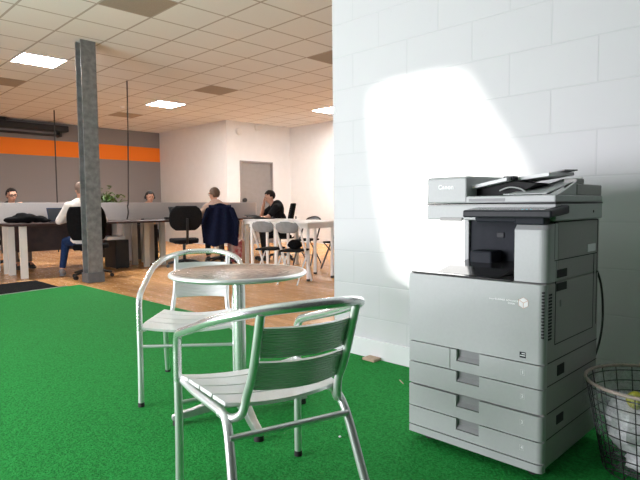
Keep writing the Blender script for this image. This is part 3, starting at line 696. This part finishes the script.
def crumple(name, m, c, r, lab, cat, seed, amp=.25, group=None):
    b = B(); b.ell((0, 0, 0), r, None, 22, 14)
    for v_ in b.bm.verts:
        f_ = 1 + amp*noise.noise(v_.co*16+Vector((seed, 0, 0))) + amp*.6*noise.noise(v_.co*37+Vector((seed, 3, 0))); v_.co *= f_
    o = b.obj(name, m, None, smooth=True, angle=25); o.location = c; return tag(o, lab, cat, group)
crumple('crumpled_paper', M['paper'], BC+dirc*.02+sdr*-.05+Vector((0, 0, .182)), (.122, .11, .105), 'crumpled white paper bag stuffed in the upper half of the wire basket', 'waste paper', 3)
crumple('plastic_bag', M['paper'], BC+dirc*.02+Vector((0, 0, .046)), (.09, .09, .035), 'pale crumpled plastic at the bottom of the wire basket', 'waste bag', 11)
crumple('yellow_wrapper', M['yellow'], BC+dirc*.10+sdr*-.055+Vector((0, 0, .300)), (.035, .03, .035), 'small yellow wrapper on top of the paper in the wire basket', 'wrapper', 21)

# small bits on the floor
b = B(); b.box(2.74, 2.818, 2.245, 2.345, .0152, .034); tag(b.obj('door_wedge', M['card'], bevel=.004), 'small beige block lying against the white baseboard', 'wedge')
crumple('paper_scrap', M['paper'], (1.734, 1.616, .0205), (.006, .006, .004), 'tiny white scrap on the carpet beside the front chair', 'scrap', 5)
b = B(); b.tube([(2.52, 1.845, .019), (2.56, 1.90, .019)], .003, 6); tag(b.obj('straw_scrap', M['card']), 'tiny beige straw on the carpet at the corner of the copier', 'scrap')

# ------------------------------------------------------------------ long desk bench
def desk(name, label, x0, x1, y0, y1, zt, legs, group, top, leg, lw=.098, lt=.05, th=.035):
    t = thing(name, label, 'desk', ((x0+x1)/2, (y0+y1)/2, 0), 0, group)
    B(t.location).box(x0, x1, y0, y1, zt-th, zt).obj('desk_top', top, t, bevel=.003)
    for x, y in legs:
        B(t.location).box(x-lw/2, x+lw/2, y-lt/2, y+lt/2, .001, zt-th-.0005).obj('leg', leg, t, bevel=.002)
    return t
ZT = .825
DK = 'dark topped bench desks'
desk('bench_desk', 'dark desk with white slab legs under the black bag, left of the column', 2.40, 4.80, 8.76, 9.56, ZT, [(2.61, 8.90), (2.61, 9.50), (4.64, 9.0), (4.665, 9.50)], DK, M['desk_dark'], M['desk_white'])
desk('bench_desk', 'dark desk with white slab legs where the empty office chair stands', 4.81, 7.58, 8.76, 9.56, ZT, [(5.0, 9.08), (5.0, 9.50), (7.05, 9.25), (7.05, 9.50)], DK, M['desk_dark'], M['desk_white'])
desk('bench_desk', 'dark desk behind the grey screen, used by the man with glasses', 2.40, 4.80, 9.64, 10.45, ZT, [(2.61, 9.75), (2.61, 10.35), (4.665, 9.85), (4.665, 10.35)], DK, M['desk_dark'], M['desk_white'])
desk('bench_desk', 'dark desk behind the grey screen, used by the headphone wearer', 4.81, 7.58, 9.64, 10.45, ZT, [(5.0, 9.80), (5.0, 10.35), (7.05, 9.80), (7.05, 10.35)], DK, M['desk_dark'], M['desk_white'])
for x0, x1, lab in ((2.30, 4.58, 'grey felt desk screen behind the black bag and the man in white'), (4.59, 6.2, 'grey felt desk screen in front of the headphone wearer'), (6.21, 7.60, 'grey felt desk screen beside the beige sweater man, ending before the door')):
    t = thing('desk_screen', lab, 'desk screen', ((x0+x1)/2, 9.6, ZT), 0, 'grey desk screens')
    B(t.location).box(x0, x1, 9.585, 9.615, ZT+.003, 1.148).obj('panel', M['screen'], t, bevel=.004)
    b = B(t.location)
    for q in (.18, .82): x = x0+(x1-x0)*q; b.box(x-.03, x+.03, 9.583, 9.617, ZT+.0005, ZT+.02)
    b.obj('clamp', M['black_plastic'], t)

bd = bpy.data.objects['bench_desk.002']
B(bd.location).box(2.68, 4.60, 10.30, 10.325, .30, ZT-.0355).obj('modesty_panel', M['desk_dark'], bd)
t = thing('drawer_pedestal', 'black drawer pedestal under the rear desk between the white slab legs', 'drawers', (5.22, 10.2, 0))
B(t.location).box(5.07, 5.38, 9.95, 10.43, .0305, .72).obj('carcass', M['black_plastic'], t, bevel=.004)
for k in range(3):
    dr = B(t.location).box(5.08, 5.37, 9.935, 9.9495, .05+.22*k, .26+.22*k).obj('drawer', M['dark_metal'], t, bevel=.003)
    B(t.location).box(5.16, 5.29, 9.922, 9.935, .20+.22*k, .215+.22*k).obj('handle', M['pocket'], dr)
for x in (5.11, 5.34):
    for y in (9.99, 10.39): B(t.location).cyl((x-.012, y, .0155), (x+.012, y, .0155), .015, seg=12).obj('caster', M['rubber'], t)

# ------------------------------------------------------------------ white tables and folding chairs
def wtable(label, x0, x1, y0, y1, zt, slab=False):
    t = thing('white_table', label, 'table', ((x0+x1)/2, (y0+y1)/2, 0), 0, 'white work tables')
    o = t.location
    B(o).box(x0, x1, y0, y1, zt-.028, zt).obj('table_top', M['table_white'], t, bevel=.003)
    b = B(o); b.box(x0+.02, x1-.02, y0+.02, y0+.04, zt-.085, zt-.0285); b.box(x0+.02, x1-.02, y1-.04, y1-.02, zt-.085, zt-.0285); b.box(x0+.02, x0+.04, y0+.04, y1-.04, zt-.085, zt-.0285); b.box(x1-.04, x1-.02, y0+.04, y1-.04, zt-.085, zt-.0285)
    b.obj('apron', M['table_white'], t)
    for x in (x0+.045, x1-.045):
        for y in (y0+.045, y1-.045):
            if slab: B(o).box(x-.035, x+.035, y-.02, y+.02, .001, zt-.0855).obj('leg', M['desk_white'], t, bevel=.002)
            else:
                lg = B(o).cyl((x, y, .03), (x, y, zt-.0855), .024).obj('leg', M['table_white'], t, smooth=True)
                B(o).cyl((x, y, .0005), (x, y, .03), .026).obj('foot_cap', M['rubber'], lg, smooth=True)
    return t
wtable('white table with round white legs behind the two silver folding chairs', 5.20, 5.78, 5.43, 6.78, .823)
wtable('white table with round white legs in front of the dark folding chairs', 5.82, 6.38, 5.92, 7.16, .823)
wtable('white table with slab legs where the man in black leans', 6.12, 6.70, 7.20, 8.12, .823, True)

def folding_chair(label, loc, head, frame, shell, group):
    t = thing('folding_chair', label, 'chair', (*loc, 0), -head, group)
    w = .17
    b = B()
    fn = lambda u, v: ((( u*2-1)*(w-.012)*(1-.35*(abs(v*2-1)**3)), -.235-.05*(1-(u*2-1)**2)*1.0 - (v-.5)*.05, .70+.15*v), ((u*2-1)*.3, 1, .2))
    b.sheet(fn, 14, 8, .012); b.obj('backrest', shell, t, smooth=True)
    # back hoop: front legs run up to the backrest
    pts = [(w, .235, .012), (w, .05, .36), (w, -.12, .62), (w-.004, -.19, .74), (w-.05, -.252, .825), (0, -.30, .858), (-w+.05, -.252, .825), (-w+.004, -.19, .74), (-w, -.12, .62), (-w, .05, .36), (-w, .235, .012)]
    B().tube(smooth_path(pts, 5), .0135, 10).obj('hoop_frame', frame, t, smooth=True)
    for s in (1, -1):
        B().tube([(s*(w-.028), .19, .44), (s*(w-.028), -.05, .22), (s*(w-.028), -.245, .012)], .0105, 10).obj('leg', frame, t, smooth=True)
    B().tube([(w-.028, -.10, .17), (-w+.028, -.10, .17)], .007, 8).obj('cross_bar', frame, t, smooth=True)
    B().box(-w+.018, w-.018, -.17, .215, .438, .466).obj('seat', M['char_cloth'], t, bevel=.01)
    return t
FS = 'silver backed folding chairs'
folding_chair('silver folding chair with black seat, standing left of its twin at the table', (4.96, 5.96), 1.12, M['fold_white'], M['chair_shell'], FS)
fc2 = folding_chair('silver folding chair with a black bag on its seat', (4.96, 5.46), 1.12, M['fold_white'], M['chair_shell'], FS)
folding_chair('dark folding chair whose grey back just shows over the white table', (6.72, 7.02), -1.9, M['fold_dark'], M['chair_shell'], 'dark folding chairs')
folding_chair('dark framed folding chair with crossed legs beside the block wall edge', (6.60, 6.16), -1.5, M['fold_dark'], M['char_cloth'], 'dark folding chairs')
crumple('black_bag', M['black_cloth'], (5.0, 5.48, .53), (.11, .08, .065), 'small black bag resting on the seat of a silver folding chair', 'bag', 9, .2)

# ------------------------------------------------------------------ office chairs
def office_chair(label, loc, head, cloth, back_w=.23, back_z=(.56, 1.0), round_=.6, seat_z=.49, rec=-.23):
    t = thing('office_chair', label, 'chair', (*loc, 0), -head, 'black office chairs')
    bs = B(); 
    for k in range(5):
        a = 2*PI*k/5+.3; e = Vector((math.cos(a), math.sin(a), 0))
        bs.tube([e*.02+Vector((0, 0, .12)), e*.16+Vector((0, 0, .105)), e*.285+Vector((0, 0, .075))], [.028, .022, .016], 8)
    base = bs.obj('star_base', M['black_plastic'], t, smooth=True)
    for k in range(5):
        a = 2*PI*k/5+.3; e = Vector((math.cos(a), math.sin(a), 0))*.285; s = Vector((-math.sin(a), math.cos(a), 0))*.022
        b = B(); b.cyl(e-s+Vector((0, 0, .03)), e+s+Vector((0, 0, .03)), .029, seg=14); b.obj('caster', M['black_plastic'], base, smooth=True)
    B().cyl((0, 0, .12), (0, 0, seat_z-.06), .026).obj('gas_column', M['black_plastic'], t, smooth=True)
    b = B(); b.box(-.12, .12, -.14, .12, seat_z-.075, seat_z-.045); b.obj('seat_plate', M['black_plastic'], t)
    b = B(); b.sheet(lambda u, v: (((u*2-1)*.235*(1-.18*abs(v*2-1)**4), -.22+.46*v, seat_z-.01-.02*(abs(v*2-1)**4)), (0, 0, 1)), 10, 10, .07); b.obj('seat', cloth, t, smooth=True, bevel=.02)
    z0, z1 = back_z
    def fn(u, v):
        k, q = u*2-1, v*2-1
        w = back_w*(1-round_*.5*abs(q)**3.2)
        return (k*w, rec-.03+.05*k*k-.05*q, z0+(z1-z0)*v), (k*.3, 1, .1)
    b = B(); b.sheet(fn, 14, 14, .05); b.obj('backrest', cloth, t, smooth=True, bevel=.012)
    b = B(); b.tube(smooth_path([(0, -.1, seat_z-.06), (0, -.27, seat_z-.05), (0, rec-.085, z0-.02), (0, rec-.095, (z0+z1)/2)], 5), .022, 8, flat=.6); b.obj('back_support', M['black_plastic'], t, smooth=True)
    return t

# ------------------------------------------------------------------ people
def person(label, loc, head, J, top, legs, hair, shoes=None, sleeve='long', hair_cut=.0, glasses=None, headphones=False, face_turn=0, nod=0, beard=None, hands=(True, True), long_hair=False):
    """Seated figure facing local +Y. J gives joints: hip z, chest, neck, head, and per side (r,l) elbow, wrist, knee, ankle."""
    t = thing('person', label, 'person', (*loc, 0), -head, 'people at the desks')
    V = Vector
    hz = J.get('hip', .56); pel = V((0, 0, hz)); ch = V(J.get('chest', (0, .03, 1.0))); nk = V(J.get('neck', (0, .05, 1.13))); hd = V(J.get('head', (0, .08, 1.29)))
    sh = J.get('shoulder_z', nk.z-.075)
    up = (nk-pel).normalized()
    SR = {1: V((.185, nk.y-.01, sh)), -1: V((-.185, nk.y-.01, sh))}
    SR[1] += V(J.get('shr', (0, 0, 0))); SR[-1] += V(J.get('shl', (0, 0, 0)))
    E = {1: V(J['er']), -1: V(J['el'])}; Wr = {1: V(J['wr']), -1: V(J['wl'])}
    K = {1: V(J['kr']), -1: V(J['kl'])}; A = {1: V(J['ar']), -1: V(J['al'])}
    HR = Matrix.Rotation(-face_turn, 3, 'Z') @ Matrix.Rotation(-nod, 3, 'X')
    b = B()
    def torso(b, g, sleeves):
        b.ell(pel+V((0, -.01, .02)), (.165+g, .115+g, .12+g)); mid = pel.lerp(ch, .5)
        b.ell(mid, (.145+g, .105+g, .17+g)); b.ell(ch, (.165+g, .115+g, .19+g))
        for s in (1, -1):
            b.capsule(ch+V((s*.06, 0, .06)), SR[s], .085+g, .062+g); b.capsule(nk-V((0, 0, .035)), SR[s]+V((0, 0, .012)), .045+g, .045+g)
            if sleeves == 'long': b.capsule(SR[s], E[s], .056+g, .045+g); b.capsule(E[s], E[s].lerp(Wr[s], .93), .043+g, .031+g)
            elif sleeves == 'short': b.capsule(SR[s], SR[s].lerp(E[s], .62), .058+g, .056+g)
    def hips(b, g):
        b.ell(pel, (.165+g, .12+g, .11+g))
        for s in (1, -1):
            h = pel+V((s*.085, .02, -.01)); b.capsule(h, K[s], .083+g, .058+g); b.capsule(K[s], A[s].lerp(K[s], .12), .056+g, .038+g)
    # naked continuous body
    torso(b, -.004, 'none'); hips(b, -.004)
    b.capsule(nk-V((0, 0, .05)), hd-V((0, .01, .06)), .056, .052)
    for s in (1, -1):
        b.capsule(SR[s], E[s], .05, .041); b.capsule(E[s], Wr[s], .040, .027); b.capsule(A[s].lerp(K[s], .2), A[s], .042, .036); b.capsule(A[s], A[s]+V((0, .13, -.035)), .036, .028)
    H = lambda x, y, z: hd + HR @ V((x, y, z))
    b.ell(H(0, -.012, .018), (.076, .094, .098), HR, 18, 12); b.ell(H(0, .022, -.035), (.058, .070, .075), HR, 16, 10); b.ell(H(0, .055, -.082), (.030, .03, .026), HR)
    b.capsule(H(0, .086, .012), H(0, .106, -.022), .010, .014, 8); b.ell(H(0, .082, -.056), (.026, .014, .012), HR, 10, 6)
    b.capsule(H(-.05, .072, .030), H(.05, .072, .030), .014, .014, 8)
    for s in (1, -1): b.ell(H(s*.078, -.008, -.008), (.012, .020, .032), HR, 10, 8)
    # hands: palm plus five bent fingers each
    for s, key in ((1, 'hr'), (-1, 'hl')):
        d = V(J.get(key, (0, 1, -.15))).normalized(); n = V(J.get(key+'n', (0, 0, -1))); n = (n-d*n.dot(d)).normalized(); sd = d.cross(n)*(-s)   # sd towards the thumb
        w0 = Wr[s]; pc = w0+d*.05
        rot = Matrix((sd, d, n)).transposed()
        b.ell(pc, (.040, .052, .017), rot, 12, 8)
        for i, (o, l) in enumerate(((.029, .070), (.010, .080), (-.010, .074), (-.028, .058))):
            r0 = w0+d*.088+sd*o; k1 = r0+d*l*.5+n*.010; k2 = k1+d*l*.32+n*.020; k3 = k2+d*l*.18+n*.018
            b.capsule(w0+d*.05+sd*o*.7, r0, .0095, .0095, 8); b.capsule(r0, k1, .0093, .0088, 8); b.capsule(k1, k2, .0086, .008, 8); b.capsule(k2, k3, .008, .007, 8)
        th0 = w0+d*.022+sd*.028; th1 = th0+d*.034+sd*.030+n*.012; th2 = th1+d*.034+sd*.008+n*.010
        b.capsule(th0, th1, .013, .0105, 8); b.capsule(th1, th2, .010, .008, 8)
    bo = b.obj('body', M['skin'], t); remeshed(bo, .0085, 3)
    b = B(); torso(b, .012, sleeve); b.capsule(nk-V((0, 0, .05)), nk+V((0, 0, .0)), .066, .060); to = b.obj('top', top, t); remeshed(to, .011, 5)
    b = B(); hips(b, .010); tr = b.obj('trousers', legs, t); remeshed(tr, .011, 5)
    for s in (1, -1):
        b = B(); a_ = A[s]; b.capsule(a_+V((0, -.01, -.015)), a_+V((0, .06, -.03)), .047, .045); b.capsule(a_+V((0, .05, -.042)), a_+V((0, .17, -.050)), .042, .034); b.box(a_.x-.038, a_.x+.038, a_.y-.05, a_.y+.19, a_.z-.09, a_.z-.07)
        so_ = b.obj('shoe', shoes or M['black_plastic'], t); remeshed(so_, .009, 3)
    # hair: skull cap cut along the hairline
    b = B(); b.ell(H(0, -.018, .026), (.088, .105, .104), HR, 28, 20)
    inv = HR.transposed()
    kill = []
    for v_ in b.bm.verts:
        q = inv @ (v_.co-hd)
        front = q.y > .045 and q.z < .075
        side = q.z < (-.012 if q.y > -.02 else -.065) and not long_hair
        temple = q.y > .02 and q.z < .05
        if front or side or temple or q.z < -.11: kill.append(v_)
        else:
            v_.co += (v_.co-hd).normalized()*(.006*noise.noise(v_.co*45)+.004)
    bmesh.ops.delete(b.bm, geom=kill, context='VERTS')
    ho = b.obj('hair', hair, t, smooth=True, angle=60); m_ = ho.modifiers.new('solid', 'SOLIDIFY'); m_.thickness = .014; m_.offset = -1
    b = B()
    for s in (1, -1): b.ell(H(s*.030, .077, .012), (.010, .007, .006), HR, 8, 6)
    b.obj('eyes', M['eye'], bo)
    b = B()
    for s in (1, -1): b.capsule(H(s*.018, .086, .036), H(s*.045, .078, .036), .005, .004, 6)
    b.obj('brows', hair, bo)
    b = B(); b.ell(H(0, .093, -.056), (.022, .006, .005), HR, 8, 6); b.obj('mouth', M['lip'], bo)
    if beard:
        b = B(); b.ell(H(0, .042, -.066), (.060, .060, .052), HR, 16, 10)
        bmesh.ops.delete(b.bm, geom=[v_ for v_ in b.bm.verts if (inv @ (v_.co-hd)).z > -.040 or (inv @ (v_.co-hd)).y < .0], context='VERTS')
        o = b.obj('beard', beard, bo, smooth=True); m_ = o.modifiers.new('solid', 'SOLIDIFY'); m_.thickness = .006
    if glasses:
        b = B()
        for s in (1, -1):
            b.tube([H(s*.034+.026*math.cos(a), .094-.006*abs(math.cos(a)), .012+.019*math.sin(a)) for a in [2*PI*k/14 for k in range(14)]], .0036, 6, closed=True)
            b.tube([H(s*.060, .088, .016), H(s*.083, .05, .014), H(s*.086, -.01, .012)], .003, 6)
        b.tube([H(-.010, .096, .016), H(.010, .096, .016)], .0033, 6)
        b.obj('glasses', glasses, t)
    if headphones:
        b = B(); b.tube([H(.096*math.cos(a), -.01, .012+.118*math.sin(a)) for a in [PI*k/14 for k in range(15)]], .010, 8, flat=1)
        for s in (1, -1): b.tube([H(s*.078, -.01, -.005), H(s*.108, -.01, -.005)], [.036, .032], 14)
        b.obj('headphones', M['black_plastic'], t, smooth=True)
    return t

# man with glasses behind the screen, facing the camera side
person('man with dark hair and glasses resting his chin on a hand behind the grey screen', (2.98, 10.86), PI-.05,
       dict(hip=.56, chest=(0, .06, 1.0), neck=(0, .10, 1.135), head=(0, .15, 1.29), er=(.26, .36, .89), el=(-.25, .33, .90), wr=(-.02, .30, 1.06), wl=(.06, .42, .89), hr=(-.45, -.25, .80), hrn=(-.5, -.6, -.4), hl=(.6, .6, 0), kr=(.12, .42, .50), kl=(-.12, .42, .50), ar=(.12, .60, .10), al=(-.12, .52, .10)),
       M['shirt_dark'], M['khaki'], M['hair_dark'], M['black_plastic'], glasses=M['black_plastic'], nod=.16)
office_chair('black office chair of the man with glasses, behind the screen', (2.98, 10.94), PI-.05, M['black_cloth'], seat_z=.47, back_z=(.56, .98))
# man in the white shirt, back to us
person('grey haired man in a white shirt and jeans sitting behind the column, back turned', (3.265, 8.32), .45,
       dict(hip=.57, chest=(-.02, .03, 1.01), neck=(-.02, .07, 1.155), head=(-.01, .10, 1.325), er=(.30, .17, .86), el=(-.33, .14, .86), wr=(.20, .44, .88), wl=(-.22, .46, .88), hr=(-.2, 1, -.02), hl=(.2, 1, -.02), kr=(.14, .40, .56), kl=(-.27, .37, .54), ar=(.14, .28, .10), al=(-.33, .27, .10)),
       M['shirt_white'], M['jeans'], M['hair_grey'], M['sock'], face_turn=-.45, nod=.12)
office_chair('black office chair of the white shirted man, largely hidden by the column', (3.345, 8.225), .62, M['black_cloth'], back_w=.275, back_z=(.58, 1.075), round_=.45)
# headphone wearer
person('dark haired person wearing headphones behind the grey screen near the white corner', (5.66, 10.86), PI+.15,
       dict(hip=.55, chest=(0, .06, .99), neck=(0, .10, 1.12), head=(0, .14, 1.27), er=(.25, .24, .88), el=(-.25, .24, .88), wr=(.16, .44, .875), wl=(-.16, .44, .875), kr=(.12, .42, .50), kl=(-.12, .42, .50), ar=(.12, .45, .10), al=(-.12, .42, .10)),
       M['shirt_tan'], M['trouser_dark'], M['hair_dark'], headphones=True, nod=.22, long_hair=True)
office_chair('black office chair of the headphone wearer, behind the screen', (5.66, 10.93), PI+.15, M['black_cloth'], seat_z=.47, back_z=(.56, .98))
# man in the beige sweater
person('man in a pinkish beige sweater and glasses, back turned, before the navy jacket chair', (5.775, 8.42), .40,
       dict(hip=.56, chest=(-.03, .03, 1.0), neck=(-.04, .07, 1.125), head=(-.045, .11, 1.285), er=(.29, .17, .88), el=(-.36, .10, .86), wr=(.20, .44, .88), wl=(-.22, .42, .88), kr=(.13, .40, .55), kl=(-.13, .40, .55), ar=(.13, .32, .10), al=(-.13, .32, .10)),
       M['shirt_beige'], M['trouser_dark'], M['hair_brown'], face_turn=-.6, nod=.1, glasses=M['black_plastic'])
jc = office_chair('black office chair carrying the navy jacket', (5.80, 8.38), .62, M['black_cloth'], back_w=.235, back_z=(.58, 1.03))
# empty chair
office_chair('empty black office chair with a rounded back, turned aside at the desk', (5.03, 8.38), .35, M['char_cloth'], back_w=.275, back_z=(.655, 1.075), round_=.8)
# man in black tee
person('dark haired man in a black tee, head in hand at the white table', (7.04, 8.03), -1.1,
       dict(hip=.56, chest=(0, .12, .98), neck=(0, .20, 1.10), head=(.01, .27, 1.235), er=(.22, .40, .845), el=(-.20, .36, .845), wr=(.10, .36, 1.13), wl=(.06, .46, .835), hr=(-.35, -.12, 1), hrn=(-.6, -.6, 0), hl=(1, .25, 0), kr=(.13, .40, .55), kl=(-.13, .40, .55), ar=(.13, .36, .10), al=(-.13, .36, .10)),
       M['shirt_black'], M['trouser_dark'], M['hair_dark'], sleeve='short', nod=.42)
office_chair('black office chair of the man in the black tee', (6.965, 8.07), -.95, M['black_cloth'], back_w=.20, back_z=(.60, 1.11))

# navy jacket draped over the chair back
t = thing('jacket', 'navy blue jacket hung over an office chair back', 'jacket', (5.80, 8.38, .40), -.62)
b = B()
def jk(u, v):
    k = u*2-1
    if v < .16:                                    # fold over the top
        a = v/.16*PI; y = -.27 + .062*math.cos(a)*1; z = 1.035+.045*math.sin(a)
        return (k*.20, y, z-.40), (0, math.cos(a), math.sin(a))
    q = (v-.16)/.84
    w = .20+.095*min(1, q*1.8)+.012*math.sin(q*9)
    y = -.332-.03*q+.05*k*k + .016*math.sin(k*9+q*2)
    return (k*w, y, 1.035-.66*q-.40 + .03*math.sin(k*5)*q), (k*.2, -1, 0)
b.sheet(jk, 26, 26, .022); b.obj('jacket_back', M['navy'], t, smooth=True, angle=70)
for s in (1, -1):
    b = B(); b.capsule((s*.205, -.30, .60), (s*.29, -.31, .38), .052, .05); b.capsule((s*.29, -.31, .38), (s*.28, -.30, .12), .05, .04); o = b.obj('sleeve', M['navy'], t); remeshed(o, .012, 4)
b = B(); b.tube(smooth_path([(-.10, -.29, .672), (0, -.31, .70), (.10, -.29, .672)], 5), .022, 8); b.obj('collar', M['navy'], t, smooth=True)

# things on and under the desks
b = B()
for c, r in (((0, 0, .07), (.20, .12, .075)), ((.17, .02, .055), (.15, .10, .055)), ((-.15, 0, .05), (.16, .11, .05)), ((.28, 0, .03), (.10, .08, .03)), ((-.06, -.02, .12), (.09, .06, .035))): b.ell(c, r)
o = b.obj('black_coat', M['black_cloth']); remeshed(o, .012, 3); o.location = (2.72, 9.12, ZT+.001)
for v_ in o.data.vertices: v_.co += v_.normal*.012*noise.noise(v_.co*14)
zmin = min(v_.co.z for v_ in o.data.vertices); o.location.z = ZT+.001-zmin
tag(o, 'black coat heaped on the dark desk in front of the grey screen', 'coat')
b = B(); b.tube(smooth_path([(2.42, 9.05, ZT+.013), (2.50, 9.0, ZT+.02), (2.56, 9.02, ZT+.05), (2.60, 9.05, ZT+.06)], 4), .012, 8)
def laptop(label, loc, rz, open_=1.75, lid=None):
    t = thing('laptop', label, 'laptop', loc, rz, 'open laptops')
    B().box(-.17, .17, -.12, .12, .001, .018).obj('keyboard_base', M['laptop'], t, bevel=.003)
    c, s = math.cos(open_), math.sin(open_); b = B(); p0 = Vector((0, .118, .018)); dv = Vector((0, -c, s)); nn = Vector((0, s, c))
    b.obox(p0+dv*.115, (.17, 0, 0), dv*.115, nn*.004); ld = b.obj('lid', lid or M['laptop'], t, bevel=.002)
    b = B(); b.obox(p0+dv*.115-nn*.0045, (.158, 0, 0), dv*.10, nn*.0008); b.obj('screen', M['glass_dark'], ld)
    return t
laptop('dark blue laptop open in front of the white shirted man', (3.30, 9.20, ZT), .1, 1.9, M['bluescreen'])
laptop('dark laptop open in front of the beige sweater man', (5.50, 9.22, ZT), .3, 1.85)
laptop('dark flat laptop under the arms of the man in black', (6.42, 7.86, .8235), PI/2, 2.9)
b = B(); b.box(5.02, 5.10, 8.98, 9.03, ZT+.001, ZT+.05); tag(b.obj('card_holder', M['black_plastic'], bevel=.005), 'tiny black box on the desk edge left of the empty chair', 'box')
b = B(); b.lathe([(0, 0), (.055, 0), (.075, .03), (.08, .045), (.072, .045), (.05, .008), (0, .008)], (5.23, 8.99, ZT+.001), 24); tag(b.obj('white_dish', M['white_plastic'], smooth=True), 'small white dish on the dark desk beside the empty chair', 'dish')
t = thing('computer_tower', 'black computer tower under the desk, right of the column', 'computer', (4.22, 9.28, 0))
B(t.location).box(4.10, 4.34, 9.05, 9.50, .012, .50).obj('case', M['black_plastic'], t, bevel=.008)
b = B(t.location); b.box(4.11, 4.33, 9.04, 9.05, .03, .48); b.obj('front_panel', M['dark_metal'], t, bevel=.004)
b = B(t.location); 
for x in (4.13, 4.31):
    for y in (9.08, 9.47): b.box(x-.015, x+.015, y-.015, y+.015, .0005, .0125)
b.obj('foot', M['rubber'], t)
b = B(); b.box(3.98, 4.30, 9.10, 9.46, .5008, .56); tag(b.obj('paper_ream', M['paper'], bevel=.003), 'stack of white paper on the black computer tower', 'paper')
# bags on the floor beside the jacket chair
t = thing('tote_bag', 'pink and white patterned tote on the floor by the navy jacket', 'bag', (6.22, 8.52, 0))
b = B(); b.sheet(lambda u, v: ((.15*(u*2-1)*(1-.12*v), .0, .01+.40*v+.03*math.sin(u*7)*v), (0, 1, 0)), 12, 10, .11); b.obj('sack', M['redbag'], t, smooth=True)
b = B(); b.tube(smooth_path([(-.08, .0, .40), (-.07, -.02, .52), (0, -.03, .55), (.07, -.02, .52), (.08, 0, .40)], 5), .012, 8); b.obj('handle', M['redbag'], t, smooth=True)
t = thing('paper_bag', 'brown paper carrier bag on the floor right of the pink tote', 'bag', (6.44, 8.52, 0))
b = B(); b.prism([(-.10, -.06, .002), (.10, -.06, .002), (.10, .06, .002), (-.10, .06, .002)], (0, 0, .40)); b.obj('sack', M['kraft'], t, bevel=.01)
b = B(); b.tube(smooth_path([(-.05, -.062, .39), (-.04, -.064, .46), (.04, -.064, .46), (.05, -.062, .39)], 4), .006, 6); b.obj('handle', M['paper'], t, smooth=True)
# potted plant far behind
PL = (5.02, 11.5, 0)
t = thing('potted_plant', 'leafy green plant rising behind the screen right of the column', 'plant', PL)
b = B(); b.lathe([(0, .002), (.14, .002), (.19, .40), (.20, .42), (.18, .42), (.17, .38), (0, .38)], seg=28); b.obj('pot', M['black_plastic'], t, smooth=True)
b = B(); b.lathe([(0, .385), (.168, .383), (.168, .395), (0, .40)], seg=24); b.obj('soil', M['soil'], t)
b = B(); lf = B(); rnd = random.Random(4)
for k in range(18):
    a = rnd.uniform(0, 2*PI); h = rnd.uniform(1.0, 1.42); r = rnd.uniform(.08, .36)
    pts = smooth_path([(0.02*math.cos(a), .02*math.sin(a), .39), (r*.4*math.cos(a), r*.4*math.sin(a), h*.75), (r*math.cos(a), r*math.sin(a), h)], 4)
    b.tube(pts, .007, 6)
    for q in range(6):
        p = pts[-1] + Vector((rnd.uniform(-.10, .10), rnd.uniform(-.10, .10), rnd.uniform(-.16, .12))); aa = rnd.uniform(0, 2*PI); tl = rnd.uniform(-.5, .5)
        d1 = Vector((math.cos(aa), math.sin(aa), tl)).normalized(); s1 = d1.cross(Vector((0, 0, 1))).normalized(); n1 = s1.cross(d1); l = rnd.uniform(.13, .20)
        lf.sheet(lambda u, v: (p+d1*l*v + s1*(u-.5)*l*.5*math.sin(PI*min(.98, max(.04, v))) + n1*(-.05*v*v+.02*abs(u-.5)), n1), 2, 5, .002)
b.obj('stems', M['leaf'], t, smooth=True); lf.obj('foliage', M['leaf'], t, smooth=True)
